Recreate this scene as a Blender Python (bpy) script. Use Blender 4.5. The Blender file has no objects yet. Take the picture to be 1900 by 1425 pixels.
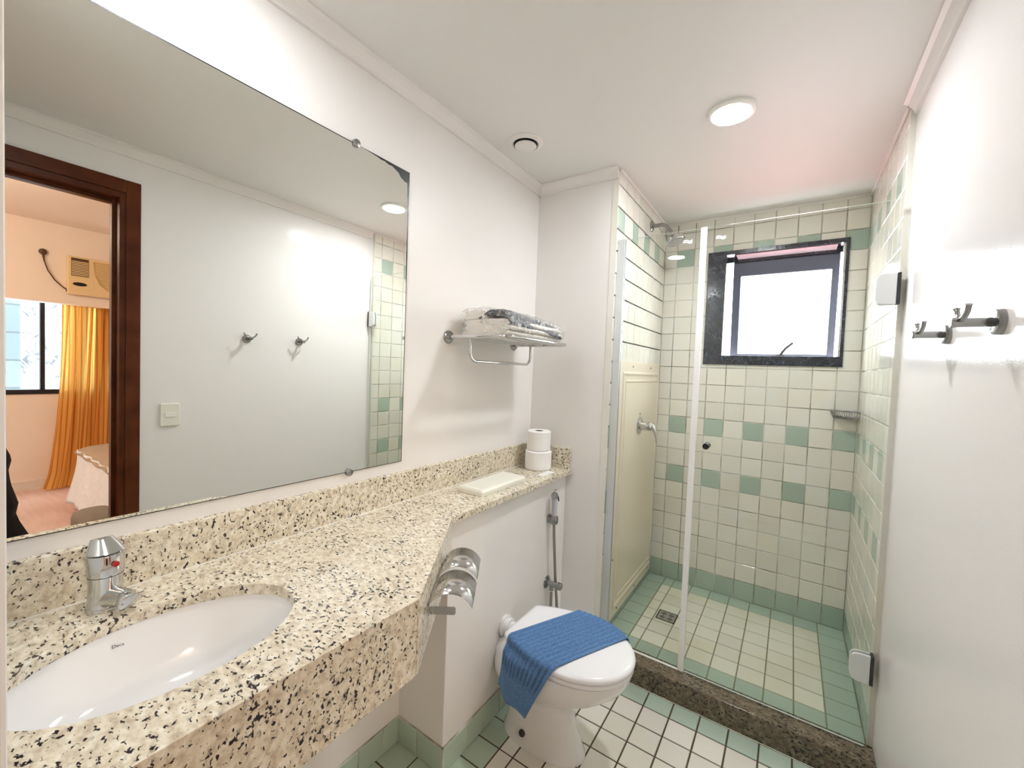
import bpy, bmesh, math, random
from mathutils import Vector, Matrix
random.seed(7)
PI = math.pi
sc = bpy.context.scene
COL = sc.collection

# ------------------------------------------------------------------ camera
cam_d = bpy.data.cameras.new('camera'); cam = bpy.data.objects.new('camera', cam_d); COL.objects.link(cam)
yaw, pit, rol = [math.radians(a) for a in (34.1742, -2.0112, 2.1982)]
F = Vector((-math.sin(yaw)*math.cos(pit), math.cos(yaw)*math.cos(pit), math.sin(pit)))
Rt = Vector((math.cos(yaw), math.sin(yaw), 0)); Up = Rt.cross(F)
R2 = Rt*math.cos(rol) + Up*math.sin(rol); U2 = -Rt*math.sin(rol) + Up*math.cos(rol)
M = Matrix((R2, U2, -F)).transposed().to_4x4(); M.translation = Vector((1.1593, 0.0, 1.407))
cam.matrix_world = M
cam_d.sensor_fit = 'HORIZONTAL'; cam_d.sensor_width = 36.0; cam_d.lens = 36*765.2643/1900
cam_d.clip_start = 0.01
sc.camera = cam

# ------------------------------------------------------------------ world, light, exposure
SKY = 7.2; LAMP = 118.0; BED = 22.0
w = bpy.data.worlds.new('sky'); sc.world = w; w.use_nodes = True
bg = w.node_tree.nodes['Background']; bg.inputs[0].default_value = (0.93, 0.97, 1.0, 1); bg.inputs[1].default_value = SKY
def portal(name, loc, rot, sx, sy):
    l = bpy.data.lights.new(name, 'AREA'); l.shape = 'RECTANGLE'; l.size = sx; l.size_y = sy
    l.cycles.is_portal = True
    o = bpy.data.objects.new(name, l); o.location = loc; o.rotation_euler = rot; COL.objects.link(o)
portal('window_portal_shower', (1.077, 3.00, 1.82), (-PI/2, 0, 0), .70, .70)
portal('window_portal_bedroom', (5.36, .55, 1.62), (0, PI/2, 0), 1.3, 1.7)
bl = bpy.data.lights.new('bedroom_warm_fill', 'POINT'); bl.energy = BED; bl.color = (1, .80, .60); bl.shadow_soft_size = .12  # warm fill added to brighten the bedroom, no fixture
blo = bpy.data.objects.new('bedroom_warm_fill', bl); blo.location = (3.3, -.45, 2.35); COL.objects.link(blo)
sc.view_settings.view_transform = 'Standard'; sc.view_settings.look = 'None'
sc.view_settings.exposure = 1.36; sc.view_settings.gamma = 1.0; sc.view_settings.use_curve_mapping = False
cy = sc.cycles
cy.max_bounces = 14; cy.diffuse_bounces = 7; cy.glossy_bounces = 8; cy.transmission_bounces = 8; cy.transparent_max_bounces = 24
cy.sample_clamp_indirect = 6.0; cy.use_denoising = True

# ------------------------------------------------------------------ dimensions (metres)
W, WS, X1, Y1, Y2, ZC = 1.4647, 1.4483, .437, 1.900, 2.7743, 2.372
YG, YT = 1.925, 1.955
P, ZA, ZS = .105, 1.1497, .0947
ZK, XL, YR = .915, .226, 1.0335

# ------------------------------------------------------------------ helpers: materials
def lin(c):
    return tuple(((v/255)/12.92 if v/255 <= .04045 else ((v/255+.055)/1.055)**2.4) for v in c)
def mat(name, col, rough=.5, metal=0, spec=.5, **kw):
    m = bpy.data.materials.new(name); m.use_nodes = True
    b = m.node_tree.nodes['Principled BSDF']
    b.inputs['Base Color'].default_value = (*col, 1); b.inputs['Roughness'].default_value = rough
    b.inputs['Metallic'].default_value = metal; b.inputs['Specular IOR Level'].default_value = spec
    for k, v in kw.items(): b.inputs[k.replace('_', ' ')].default_value = v
    return m
def N(m, t, **kw):
    n = m.node_tree.nodes.new(t)
    for k, v in kw.items():
        if hasattr(n, k): setattr(n, k, v)
        else: n.inputs[k].default_value = v
    return n
def L(m, a, b): m.node_tree.links.new(a, b)
def P_(m): return m.node_tree.nodes['Principled BSDF']
def obj_coord(m): return N(m, 'ShaderNodeTexCoord').outputs['Object']
def bump(m, scale, strength, dist=.001, detail=3, vec=None):
    nz = N(m, 'ShaderNodeTexNoise'); nz.inputs['Scale'].default_value = scale; nz.inputs['Detail'].default_value = detail
    L(m, vec or obj_coord(m), nz.inputs['Vector'])
    bp = N(m, 'ShaderNodeBump'); bp.inputs['Strength'].default_value = strength; bp.inputs['Distance'].default_value = dist
    L(m, nz.outputs['Fac'], bp.inputs['Height']); L(m, bp.outputs['Normal'], P_(m).inputs['Normal'])
    return m
def noise_col(m, scale, stops, detail=4, vec=None, rough=.55, dist=0.0):
    nz = N(m, 'ShaderNodeTexNoise'); nz.inputs['Scale'].default_value = scale; nz.inputs['Detail'].default_value = detail
    nz.inputs['Roughness'].default_value = rough; nz.inputs['Distortion'].default_value = dist
    L(m, vec or obj_coord(m), nz.inputs['Vector'])
    cr = N(m, 'ShaderNodeValToRGB'); e = cr.color_ramp.elements
    while len(e) > 1: e.remove(e[-1])
    e[0].position, e[0].color = stops[0][0], (*stops[0][1], 1)
    for p_, c_ in stops[1:]:
        x = e.new(p_); x.color = (*c_, 1)
    L(m, nz.outputs['Fac'], cr.inputs['Fac'])
    return cr.outputs['Color']
def mixc(m, a, b, fac, mode='MIX'):
    n = N(m, 'ShaderNodeMix'); n.data_type = 'RGBA'; n.blend_type = mode
    for s, v in ((n.inputs['Factor'], fac), (n.inputs['A'], a), (n.inputs['B'], b)):
        if hasattr(v, 'links'): L(m, v, s)
        else: s.default_value = v if isinstance(v, float) else (*v, 1)
    # rgba sockets share names with float ones: pick by type
    return n
def mixrgb(m, a, b, fac, mode='MIX'):
    n = N(m, 'ShaderNodeMixRGB'); n.blend_type = mode
    for s, v in ((n.inputs[0], fac), (n.inputs[1], a), (n.inputs[2], b)):
        if hasattr(v, 'links'): L(m, v, s)
        elif isinstance(v, (int, float)): s.default_value = v
        else: s.default_value = (*v, 1)
    return n.outputs[0]

paint = bump(mat('wall_paint', (.82, .80, .775), .38), 260, .10)
paint_right = bump(mat('wall_paint_eggshell', (.82, .80, .79), .13, 0, .10), 300, .20, .0010)
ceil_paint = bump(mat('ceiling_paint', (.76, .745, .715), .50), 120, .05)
peach = bump(mat('bedroom_paint', (.86, .78, .71), .6), 150, .05)
white_trim = mat('white_trim_paint', (.80, .77, .745), .4)
chrome = mat('chrome', (.62, .62, .62), .10, 1)
chrome_dark = mat('brushed_chrome', (.36, .36, .36), .22, 1)
steel = mat('stainless_steel', (.55, .56, .55), .28, 1)
black_m = mat('black_plastic', (.01, .01, .012), .35)
porcelain = mat('white_porcelain', (.84, .835, .83), .10, 0, .5, Coat_Weight=.3)
seat_m = mat('white_seat_plastic', (.87, .87, .89), .18)
cream_p = mat('cream_plastic', (.78, .695, .56), .30)
white_p = mat('white_plastic', (.84, .83, .78), .3)
off_white = mat('ivory_plastic', (.80, .79, .70), .45)
alu = mat('satin_aluminium', (.70, .72, .73), .38, .55)
seal_w = mat('white_vinyl_seal', (.90, .90, .88), .35)
wood = mat('dark_red_wood', (.10, .028, .010), .3, 0, .16)
L(wood, noise_col(wood, 9, [(.3, (.062, .013, .004)), (.7, (.115, .032, .010))], vec=None), P_(wood).inputs['Base Color'])
rubber = mat('dark_bolt_cap', (.05, .035, .04), .4)

def tile_material(name, col, var, rough, stain=None, bs=.05):
    m = mat(name, col, rough)
    at = N(m, 'ShaderNodeAttribute'); at.attribute_name = 'tone'
    c = mixrgb(m, tuple(v*(1-var) for v in col), tuple(min(1, v*(1+var)) for v in col), at.outputs['Fac'])
    if stain:
        st = noise_col(m, 5, [(.45, (1, 1, 1)), (.75, stain)], detail=5)
        c = mixrgb(m, c, st, 1.0, 'MULTIPLY')
    L(m, c, P_(m).inputs['Base Color'])
    bump(m, 28, bs, .004, 2)
    return m
tile_w = tile_material('white_wall_tile', (.785, .77, .705), .05, .13, (.97, .94, .86))
tile_g = tile_material('green_wall_tile', (.40, .50, .42), .08, .15)
grout_w = mat('pale_grout', (.50, .49, .41), .8)
L(grout_w, noise_col(grout_w, 7, [(.42, (.60, .595, .55)), (.55, (.38, .37, .32)), (.68, (.20, .185, .145))], detail=6), P_(grout_w).inputs['Base Color'])
ftile_w = tile_material('white_floor_tile', (.76, .735, .66), .05, .22, (.96, .93, .86))
ftile_g = tile_material('green_floor_tile', (.45, .55, .45), .06, .22)
stile_w = tile_material('white_shower_floor_tile', (.78, .78, .68), .05, .3, (.95, .92, .82))
stile_g = tile_material('green_shower_floor_tile', (.42, .54, .45), .05, .3)
grout_f = mat('brown_floor_grout', (.085, .055, .038), .8)
grout_s = mat('olive_shower_grout', (.27, .265, .17), .8)

def granite(name, base1, base2, dark, thr=.60, k=1.0, pale=(.80, .76, .66)):
    m = mat(name, base1, .13, 0, .5)
    co = obj_coord(m)
    mp = N(m, 'ShaderNodeMapping'); mp.inputs['Rotation'].default_value = (.3, .2, .6); mp.inputs['Scale'].default_value = (1, 1.5, 1.2)
    L(m, co, mp.inputs['Vector'])
    base = noise_col(m, 45*k, [(.30, base2), (.50, base1), (.70, pale)], detail=5, vec=mp.outputs['Vector'])
    cl = noise_col(m, 7*k, [(.35, (.0, .0, .0)), (.70, (.09, .09, .09))], detail=2, vec=co)
    n1 = N(m, 'ShaderNodeTexNoise'); n1.inputs['Scale'].default_value = 88*k; n1.inputs['Detail'].default_value = 2.5; n1.inputs['Distortion'].default_value = .4
    L(m, mp.outputs['Vector'], n1.inputs['Vector'])
    ad = N(m, 'ShaderNodeMath', operation='ADD'); L(m, n1.outputs['Fac'], ad.inputs[0]); L(m, cl, ad.inputs[1])
    r1 = N(m, 'ShaderNodeMapRange'); r1.inputs['From Min'].default_value = thr; r1.inputs['From Max'].default_value = thr+.055
    L(m, ad.outputs[0], r1.inputs['Value'])
    n2 = N(m, 'ShaderNodeTexNoise'); n2.inputs['Scale'].default_value = 38*k; n2.inputs['Detail'].default_value = 6
    L(m, mp.outputs['Vector'], n2.inputs['Vector'])
    r2 = N(m, 'ShaderNodeMapRange'); r2.inputs['From Min'].default_value = .60; r2.inputs['From Max'].default_value = .72; r2.inputs['To Max'].default_value = .6
    L(m, n2.outputs['Fac'], r2.inputs['Value'])
    c = mixrgb(m, base, tuple(.30*b+.1*a for a, b in zip(dark, base1)), r2.outputs['Result'])
    c = mixrgb(m, c, dark, r1.outputs['Result'])
    L(m, c, P_(m).inputs['Base Color'])
    return m
gran = granite('speckled_granite', (.70, .635, .495), (.49, .40, .30), (.03, .022, .026), .625, 1.2, (.85, .81, .71))
gran_d = granite('brown_curb_granite', (.17, .13, .085), (.10, .078, .05), (.022, .017, .014), .60, 1.1, (.27, .22, .15))

def thin_glass(name, tint, ior=1.5, gl=.0):
    m = bpy.data.materials.new(name); m.use_nodes = True
    nt = m.node_tree; nt.nodes.remove(nt.nodes['Principled BSDF'])
    t = N(m, 'ShaderNodeBsdfTransparent'); t.inputs[0].default_value = (*tint, 1)
    g = N(m, 'ShaderNodeBsdfGlossy'); g.inputs['Roughness'].default_value = gl
    lw = N(m, 'ShaderNodeLayerWeight'); lw.inputs['Blend'].default_value = .5
    pw_ = N(m, 'ShaderNodeMath', operation='POWER'); pw_.inputs[1].default_value = 5.0; L(m, lw.outputs['Facing'], pw_.inputs[0])
    f0 = ((ior-1)/(ior+1))**2
    fr = N(m, 'ShaderNodeMath', operation='MULTIPLY_ADD'); fr.inputs[1].default_value = .8-f0; fr.inputs[2].default_value = f0; L(m, pw_.outputs[0], fr.inputs[0])
    mx = N(m, 'ShaderNodeMixShader')
    L(m, fr.outputs[0], mx.inputs[0]); L(m, t.outputs[0], mx.inputs[1]); L(m, g.outputs[0], mx.inputs[2])
    L(m, mx.outputs[0], nt.nodes['Material Output'].inputs['Surface'])
    return m
glass = thin_glass('shower_glass', (.975, .985, .975), 1.33)
pane_m = thin_glass('window_glass', (.98, .99, .99))
glass_edge = mat('glass_edge', (.62, .70, .66), .12)
mirror_m = mat('mirror_silver', (.88, .89, .85), .0, 1)
mirror_edge = mat('mirror_black_edge', (.006, .006, .006), .3)

def emis(name, col, s):
    m = bpy.data.materials.new(name); m.use_nodes = True
    nt = m.node_tree; nt.nodes.remove(nt.nodes['Principled BSDF'])
    e = N(m, 'ShaderNodeEmission'); e.inputs[0].default_value = (*col, 1); e.inputs[1].default_value = s
    L(m, e.outputs[0], nt.nodes['Material Output'].inputs['Surface']); return m
lamp_m = emis('led_diffuser', (.95, .975, 1), LAMP)

# ------------------------------------------------------------------ helpers: meshes
class MB:
    def __init__(s): s.v = []; s.f = []; s.m = []; s.t = []
    def add(s, vs, fs, mi=0, tone=.5):
        k = len(s.v); s.v += [tuple(v) for v in vs]
        for f in fs: s.f.append(tuple(i+k for i in f)); s.m.append(mi); s.t.append(tone)
        return s
    def box(s, a, b, mi=0):
        (x0, y0, z0), (x1, y1, z1) = a, b
        return s.add([(x0,y0,z0),(x1,y0,z0),(x1,y1,z0),(x0,y1,z0),(x0,y0,z1),(x1,y0,z1),(x1,y1,z1),(x0,y1,z1)],
                     [(0,3,2,1),(4,5,6,7),(0,1,5,4),(1,2,6,5),(2,3,7,6),(3,0,4,7)], mi)
    def loft(s, rings, cap0=True, cap1=True, mi=0, closed=True):
        n = len(rings[0]); vs = [p for r in rings for p in r]; fs = []
        for i in range(len(rings)-1):
            for j in range(n if closed else n-1):
                k = (j+1) % n
                fs.append((i*n+j, i*n+k, (i+1)*n+k, (i+1)*n+j))
        if cap0: fs.append(tuple(range(n-1, -1, -1)))
        if cap1: fs.append(tuple((len(rings)-1)*n+j for j in range(n)))
        return s.add(vs, fs, mi)
    def tube(s, pts, r, n=12, cap=True, mi=0, closed=False):
        pts = [Vector(p) for p in pts]; rings = []; up = None
        for i, p in enumerate(pts):
            if closed: d = (pts[(i+1) % len(pts)]-pts[i-1])
            else: d = (pts[min(i+1, len(pts)-1)]-pts[max(i-1, 0)])
            d.normalize()
            if up is None: up = Vector((0,0,1)) if abs(d.z) < .9 else Vector((1,0,0))
            a = d.cross(up).normalized(); up = a.cross(d).normalized()
            rr = r[i] if isinstance(r, (list, tuple)) else r
            rings.append([p+a*math.cos(2*PI*j/n)*rr+up*math.sin(2*PI*j/n)*rr for j in range(n)])
        if closed: rings.append(rings[0]); cap = False
        return s.loft(rings, cap, cap, mi)
    def lathe(s, prof, o=(0,0,0), ax=(0,0,1), n=32, mi=0, cap=True, sx=1, sy=1):
        ax = Vector(ax).normalized(); a = ax.orthogonal().normalized(); b = ax.cross(a); o = Vector(o)
        if abs(ax.z) > .99: a, b = Vector((1,0,0)), Vector((0,1,0))*(1 if ax.z > 0 else -1)
        rings = [[o+ax*h+a*math.cos(2*PI*j/n)*r*sx+b*math.sin(2*PI*j/n)*r*sy for j in range(n)] for r, h in prof]
        return s.loft(rings, cap, cap, mi)
    def grid(s, fn, nu, nv, mi=0):
        vs = [fn(i/nu, j/nv) for i in range(nu+1) for j in range(nv+1)]
        fs = [(i*(nv+1)+j, (i+1)*(nv+1)+j, (i+1)*(nv+1)+j+1, i*(nv+1)+j+1) for i in range(nu) for j in range(nv)]
        return s.add(vs, fs, mi)
    def prism(s, poly, z0, z1, mi=0):
        return s.loft([[(x, y, z0) for x, y in poly], [(x, y, z1) for x, y in poly]], mi=mi)
ORG = {}
def build(mb, name, mats, parent=None, smooth=None, bevel=0, seg=2, sub=0, solid=0, flip_check=True):
    o_ = ORG.get(parent.name, Vector((0,0,0))) if parent else Vector((0,0,0))
    me = bpy.data.meshes.new(name)
    me.from_pydata([tuple(Vector(v)-o_) for v in mb.v], [], mb.f)
    mats = mats if isinstance(mats, (list, tuple)) else [mats]
    for m in mats: me.materials.append(m)
    me.polygons.foreach_set('material_index', mb.m)
    at = me.attributes.new('tone', 'FLOAT', 'FACE'); at.data.foreach_set('value', mb.t)
    if flip_check:
        b = bmesh.new(); b.from_mesh(me); bmesh.ops.recalc_face_normals(b, faces=b.faces); b.to_mesh(me); b.free()
    me.update()
    if smooth:
        me.polygons.foreach_set('use_smooth', [True]*len(me.polygons)); me.set_sharp_from_angle(angle=math.radians(smooth))
    o = bpy.data.objects.new(name, me); COL.objects.link(o)
    if parent: o.parent = parent
    ORG[o.name] = o_
    if solid:
        md = o.modifiers.new('solid', 'SOLIDIFY'); md.thickness = solid; md.offset = 0
    if bevel:
        md = o.modifiers.new('bevel', 'BEVEL'); md.width = bevel; md.segments = seg; md.limit_method = 'ANGLE'; md.angle_limit = math.radians(35)
    if sub:
        md = o.modifiers.new('sub', 'SUBSURF'); md.levels = sub; md.render_levels = sub
    return o
def thing(name, loc, label, cat, group=None):
    e = bpy.data.objects.new(name, None); e.empty_display_size = .05; COL.objects.link(e); e.location = loc
    ORG[e.name] = Vector(loc); e['label'] = label; e['category'] = cat
    if group: e['group'] = group
    return e
def tag(o, label, cat, group=None):
    o['label'] = label; o['category'] = cat
    if group: o['group'] = group
    return o
def struct(o, label=None):
    o['kind'] = 'structure'
    if label: o['label'] = label
    return o
def rrect(x0, x1, y0, y1, r, n=6):
    pts = []
    for cx, cy_, a in ((x1-r, y1-r, 0), (x0+r, y1-r, PI/2), (x0+r, y0+r, PI), (x1-r, y0+r, 3*PI/2)):
        for i in range(n+1):
            t = a+PI/2*i/n; pts.append((cx+r*math.cos(t), cy_+r*math.sin(t)))
    return pts
def ring_frame(mb, axis, d0, d1, o, i, mi=0):
    """rectangular ring: outer (u0,u1,v0,v1), inner (same), between depths d0..d1 along axis 'x' or 'y'"""
    def pt(d, u, v): return (d, u, v) if axis == 'x' else (u, d, v)
    oc = [(o[0],o[2]),(o[1],o[2]),(o[1],o[3]),(o[0],o[3])]; ic = [(i[0],i[2]),(i[1],i[2]),(i[1],i[3]),(i[0],i[3])]
    vs = [pt(d, *c) for d in (d0, d1) for c in oc] + [pt(d, *c) for d in (d0, d1) for c in ic]
    fs = []
    for a in range(4):
        b = (a+1) % 4
        fs += [(a, b, 8+b, 8+a), (4+a, 12+a, 12+b, 4+b), (a, 4+a, 4+b, b), (8+a, 8+b, 12+b, 12+a)]
    return mb.add(vs, fs, mi)
def tiles(mb, O, U, V, Nn, us, vs, pick, g=.0048, dep=.0022, bev=.0018, tilt=.00035, cut=None):
    O, U, V, Nn = map(Vector, (O, U, V, Nn))
    for i in range(len(us)-1):
        for j in range(len(vs)-1):
            u0, u1, v0, v1 = us[i], us[i+1], vs[j], vs[j+1]
            k = pick(i, j, (u0+u1)/2, (v0+v1)/2)
            if k is None: continue
            q = lambda u, v, h: O+U*u+V*v+Nn*h
            if cut and u1 > cut[0] and u0 < cut[1] and v1 > cut[2] and v0 < cut[3]:      # tile trimmed around the window
                tn = random.random()
                for inset, h, k_ in ((0, 0, 0), (g/2, dep, k)):
                    a0, a1, b0, b1 = u0+inset, u1-inset, v0+inset, v1-inset
                    c0, c1, d0, d1 = max(a0, cut[0]), min(a1, cut[1]), max(b0, cut[2]), min(b1, cut[3])
                    for r0, r1, s0, s1 in ((a0, c0, b0, b1), (c1, a1, b0, b1), (c0, c1, b0, d0), (c0, c1, d1, b1)):
                        if r1-r0 > 1e-4 and s1-s0 > 1e-4: mb.add([q(r0,s0,h), q(r1,s0,h), q(r1,s1,h), q(r0,s1,h)], [(0,1,2,3)], k_, tn)
                continue
            mb.add([q(u0,v0,0), q(u1,v0,0), q(u1,v1,0), q(u0,v1,0)], [(0,1,2,3)], 0)
            h = g/2
            if u1-u0 < 3*g or v1-v0 < 3*g: continue
            c = [(u0+h,v0+h),(u1-h,v0+h),(u1-h,v1-h),(u0+h,v1-h)]
            e = [(u0+h+bev,v0+h+bev),(u1-h-bev,v0+h+bev),(u1-h-bev,v1-h-bev),(u0+h+bev,v1-h-bev)]
            a_, b_ = random.uniform(-tilt, tilt), random.uniform(-tilt, tilt)
            hs = [dep-a_-b_, dep+a_-b_, dep+a_+b_, dep-a_+b_]
            vv = [q(*p, 0) for p in c]+[q(*p, z) for p, z in zip(e, hs)]
            mb.add(vv, [(4,5,6,7),(0,1,5,4),(1,2,6,5),(2,3,7,6),(3,0,4,7)], k, random.random())
    return mb
def lines(a, b, off, p=P):
    k0 = math.floor((a-off)/p)
    r = [off+p*k for k in range(k0, k0+60) if a+.004 < off+p*k < b-.004]
    return [a]+r+[b]

# ================================================================== STRUCTURE: bathroom
# left wall, end wall block beside the toilet, low boxed wall
struct(build(MB().box((-.12, -.9, 0), (0, 2.9, 2.75)), 'wall_left', paint), 'white painted wall behind the mirror')
struct(build(MB().box((0, Y1, 0), (X1-.0022, 2.90, 2.40)), 'wall_end', paint), 'white painted wall beyond the toilet')
struct(build(MB().box((0, YR, 0), (XL, Y1, .889)), 'wall_half', paint, bevel=.003), 'low white boxed wall carrying the granite ledge')
struct(build(MB().box((0, -.9, 0), (.60, .0488, 2.40)), 'wall_near', paint, bevel=.004), 'pale wall edge at the far left of the photo')
struct(build(MB().box((-.12, -1.02, 0), (W+.16, -.9, 2.75)), 'wall_entry', paint), 'wall behind the viewer')
# right wall with the doorway (y -.24 .. .583)
DJ = .16
m = MB().box((W, .583, 0), (W+DJ, YT, 2.75)).box((W, -.24, 2.155), (W+DJ, .583, 2.75)).box((W, -1.5, 0), (W+DJ, -.24, 2.75))
struct(build(m, 'wall_right', paint_right), 'white glossy painted wall with two robe hooks')
# ceiling
struct(build(MB().box((-.12, -1.02, ZC), (W+.001, 2.9, ZC+.1)), 'ceiling', ceil_paint))
# tiled walls
rows = [ZS]+[ZA+P*k for k in range(-9, 12)]+[ZC]
def band(v): 
    return any(abs(v-c) < .05 for c in (ZA-P/2, ZA-3.5*P, ZA+9.5*P))
WX0, WX1, WZ0, WZ1 = .720, 1.350, 1.51, 2.14   # opening in the tiled wall
us = lines(X1, WS, 1.4567)
m = MB()
def pick_back(i, j, u, v):
    k = round((1.4567-u)/P-.5)
    if v < ZS+P: return 2
    return 2 if band(v) and k % 2 == 0 else 1
tiles(m, (0, Y2, 0), (1,0,0), (0,0,1), (0,-1,0), us, rows, pick_back, cut=(WX0, WX1, WZ0, WZ1))
mm = m
struct(build(mm, 'wall_back', [grout_w, tile_w, tile_g], flip_check=False), 'tiled shower wall around the window with two bands of green tiles')
m = MB().box((.30, Y2+.0005, 0), (WX0, 2.88, 2.40)).box((WX1, Y2+.0005, 0), (1.62, 2.88, 2.40)).box((WX0, Y2+.0005, 0), (WX1, 2.88, WZ0)).box((WX0, Y2+.0005, WZ1), (WX1, 2.88, 2.40))
struct(build(m, 'wall_back_masonry', paint))
m = MB()
ys = [Y1]+[1.905+P*k for k in range(1, 9)]+[Y2]
tiles(m, (X1-.0022, 0, 0), (0,1,0), (0,0,1), (1,0,0), ys, rows,
      lambda i, j, u, v: 2 if v < ZS+P or (band(v) and i % 2 == 0) else 1)
m.box((X1-.03, Y1-.0015, ZS), (X1+.0002, Y1, ZC), 1)
struct(build(m, 'wall_shower_left', [grout_w, tile_w, tile_g], flip_check=False), 'tiled shower wall carrying the beige panel and shower head')
m = MB()
ys = [YT]+[2.022+P*k for k in range(0, 8)]+[Y2]
ys = [y for y in ys if y < Y2-.004]+[Y2]
tiles(m, (WS+.0022, 0, 0), (0,1,0), (0,0,1), (-1,0,0), ys, rows,
      lambda i, j, u, v: 2 if v < ZS+P or (band(v) and i % 2 == 1) else 1)
m.box((WS-.0002, YT-.004, ZS), (W+.01, YT, ZC), 1)
m.box((WS+.003, YT, 0), (WS+.17, 2.88, 2.40), 0)
struct(build(m, 'wall_shower_right', [grout_w, tile_w, tile_g], flip_check=False), 'tiled shower wall to the right, next to the glass door')

# floors
def xl_(a, b, off): return lines(a, b, off)
fx = [0, .113, XL, .33, .39]+[.39+P*k for k in range(1, 11)]+[W]
fx = sorted(set(round(v, 4) for v in fx if v <= W))
fy = [1.848, 1.755]+[1.755-P*k for k in range(1, 7)]+[YR]+[YR-P*k for k in range(1, 20)]
fy = sorted(v for v in fy if v > -.95)
def pick_floor(i, j, u, v):
    if u < XL and v > YR: return None
    if v > 1.755 or u > 1.335: return 2
    if v > YR-P and u < .33: return 2
    if u < .113: return 2
    return 1
m = tiles(MB(), (0,0,-.0022), (1,0,0), (0,1,0), (0,0,1), fx, fy, pick_floor, g=.0055, dep=.0022, bev=.0012)
m.box((-.1, -1.0, -.12), (W, 1.85, -.0024), 0)
struct(build(m, 'floor', [grout_f, ftile_w, ftile_g], flip_check=False), 'white floor tiles with brown grout and green border')
fx = [X1, .545, .60]+[.705+P*k for k in range(0, 7)]+[WS]
fy = [YT-.012, 2.04]+[2.04+P*k for k in range(1, 7)]+[Y2]
m = tiles(MB(), (0,0,ZS-.0022), (1,0,0), (0,1,0), (0,0,1), fx, fy,
          lambda i, j, u, v: 2 if (u < .545 or u > 1.335 or v < 2.04 or v > 2.67) else 1, g=.0050, bev=.001)
m.box((.40, 1.90, -.12), (1.60, 2.9, ZS-.0024), 0)
struct(build(m, 'floor_shower', [grout_s, stile_w, stile_g], flip_check=False), 'raised shower floor of small pale tiles with green border')
# green tile skirtings
def skirting(name, O, U, Nn, us, h=.095):
    m = tiles(MB(), Vector(O)+Vector(Nn)*.006, U, (0,0,1), Nn, us, [0, h], lambda *a: 1, g=.003)
    a = Vector(O)+Vector(U)*us[0]; b = Vector(O)+Vector(U)*us[-1]+Vector(Nn)*.0061+Vector((0,0,h))
    m.box([min(x, y) for x, y in zip(a, b)], [max(x, y) for x, y in zip(a, b)], 0)
    return struct(build(m, name, [grout_w, ftile_g], flip_check=False))
skirting('baseboard_half_wall', (XL, 0, 0), (0,1,0), (1,0,0), [YR-.008]+[1.15+P*k for k in range(0, 7)]+[Y1])
skirting('baseboard_return', (0, YR, 0), (1,0,0), (0,-1,0), [0.008, .105, XL+.008])
skirting('baseboard_left', (0, 0, 0), (0,1,0), (1,0,0), [.051]+[.12+P*k for k in range(0, 9)]+[YR])
skirting('baseboard_end', (0, Y1, 0), (1,0,0), (0,-1,0), [XL, .33, X1])
# crown mouldings
def crown(name, path_a, path_b, n_in):
    a, b, n = Vector(path_a), Vector(path_b), Vector(n_in)
    prof = [(0, 0), (.040, 0), (.040, -.006), (.028, -.012), (.020, -.022), (.012, -.034), (.010, -.040), (.010, -.046), (0, -.046)]
    r = [[e+n*d+Vector((0,0,h)) for d, h in prof] for e in (a, b)]
    return struct(build(MB().loft(r), name, white_trim))
crown('trim_1', (0, -.9, ZC), (0, Y1, ZC), (1,0,0))
crown('trim_2', (0, Y1, ZC), (X1-.002, Y1, ZC), (0,-1,0))
crown('trim_3', (W, -.9, ZC), (W, YT-.02, ZC), (-1,0,0))
# thin bead under the ceiling in the shower
m = MB().box((X1, Y1, ZC-.012), (X1+.010, Y2, ZC)).box((X1, Y2-.010, ZC-.012), (WS, Y2, ZC)).box((WS-.010, YT, ZC-.012), (WS, Y2, ZC))
struct(build(m, 'trim_4', white_trim, bevel=.002))

# ---------------------------------------------------------------- bathroom window
black_stone = mat('black_glossy_frame', (.010, .012, .020), .14, 0, .75)
cs = obj_coord(black_stone)
wv = N(black_stone, 'ShaderNodeTexNoise'); wv.inputs['Scale'].default_value = 12; wv.inputs['Detail'].default_value = 8; wv.inputs['Distortion'].default_value = 5
L(black_stone, cs, wv.inputs['Vector'])
rg = N(black_stone, 'ShaderNodeMapRange'); rg.inputs['From Min'].default_value = .4; rg.inputs['From Max'].default_value = .75; rg.inputs['To Min'].default_value = .10; rg.inputs['To Max'].default_value = .42
L(black_stone, wv.outputs['Fac'], rg.inputs['Value']); L(black_stone, rg.outputs['Result'], P_(black_stone).inputs['Roughness'])
scr = noise_col(black_stone, 9, [(.485, (.012, .015, .026)), (.497, (.07, .085, .13)), (.503, (.07, .085, .13)), (.515, (.012, .015, .026))], detail=1.2, dist=2.5)
L(black_stone, scr, P_(black_stone).inputs['Base Color'])
sash_m = mat('grey_scratched_sash', (.10, .11, .15), .55, .2)
win = bpy.data.objects.new('window_1', None); COL.objects.link(win); win.location = (1.08, Y2, 1.5); ORG['window_1'] = Vector(win.location)
struct(win, 'small black framed window above the tiles in the shower')
m = ring_frame(MB(), 'y', Y2-.014, Y2+.004, (.697, 1.371, 1.486, 2.161), (.798, 1.356, 1.540, 2.138))
build(m, 'frame', black_stone, win, bevel=.0015)
m = ring_frame(MB(), 'y', Y2+.0042, 2.885, (.775, 1.380, 1.517, 2.162), (.798, 1.356, 1.540, 2.138))
build(m, 'reveal', mat('black_polished_reveal', (.008, .01, .016), .17, 0, .8), win)
build(MB().box((.845, Y2+.004, 2.1345), (1.322, 2.884, 2.1378)), 'pink_reflection_strip', bump(mat('painted_pink_reflection', (.68, .50, .54), .38, .35), 30, .2), win, bevel=.001)  # thin strip with the pink reflection put into its colour
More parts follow.
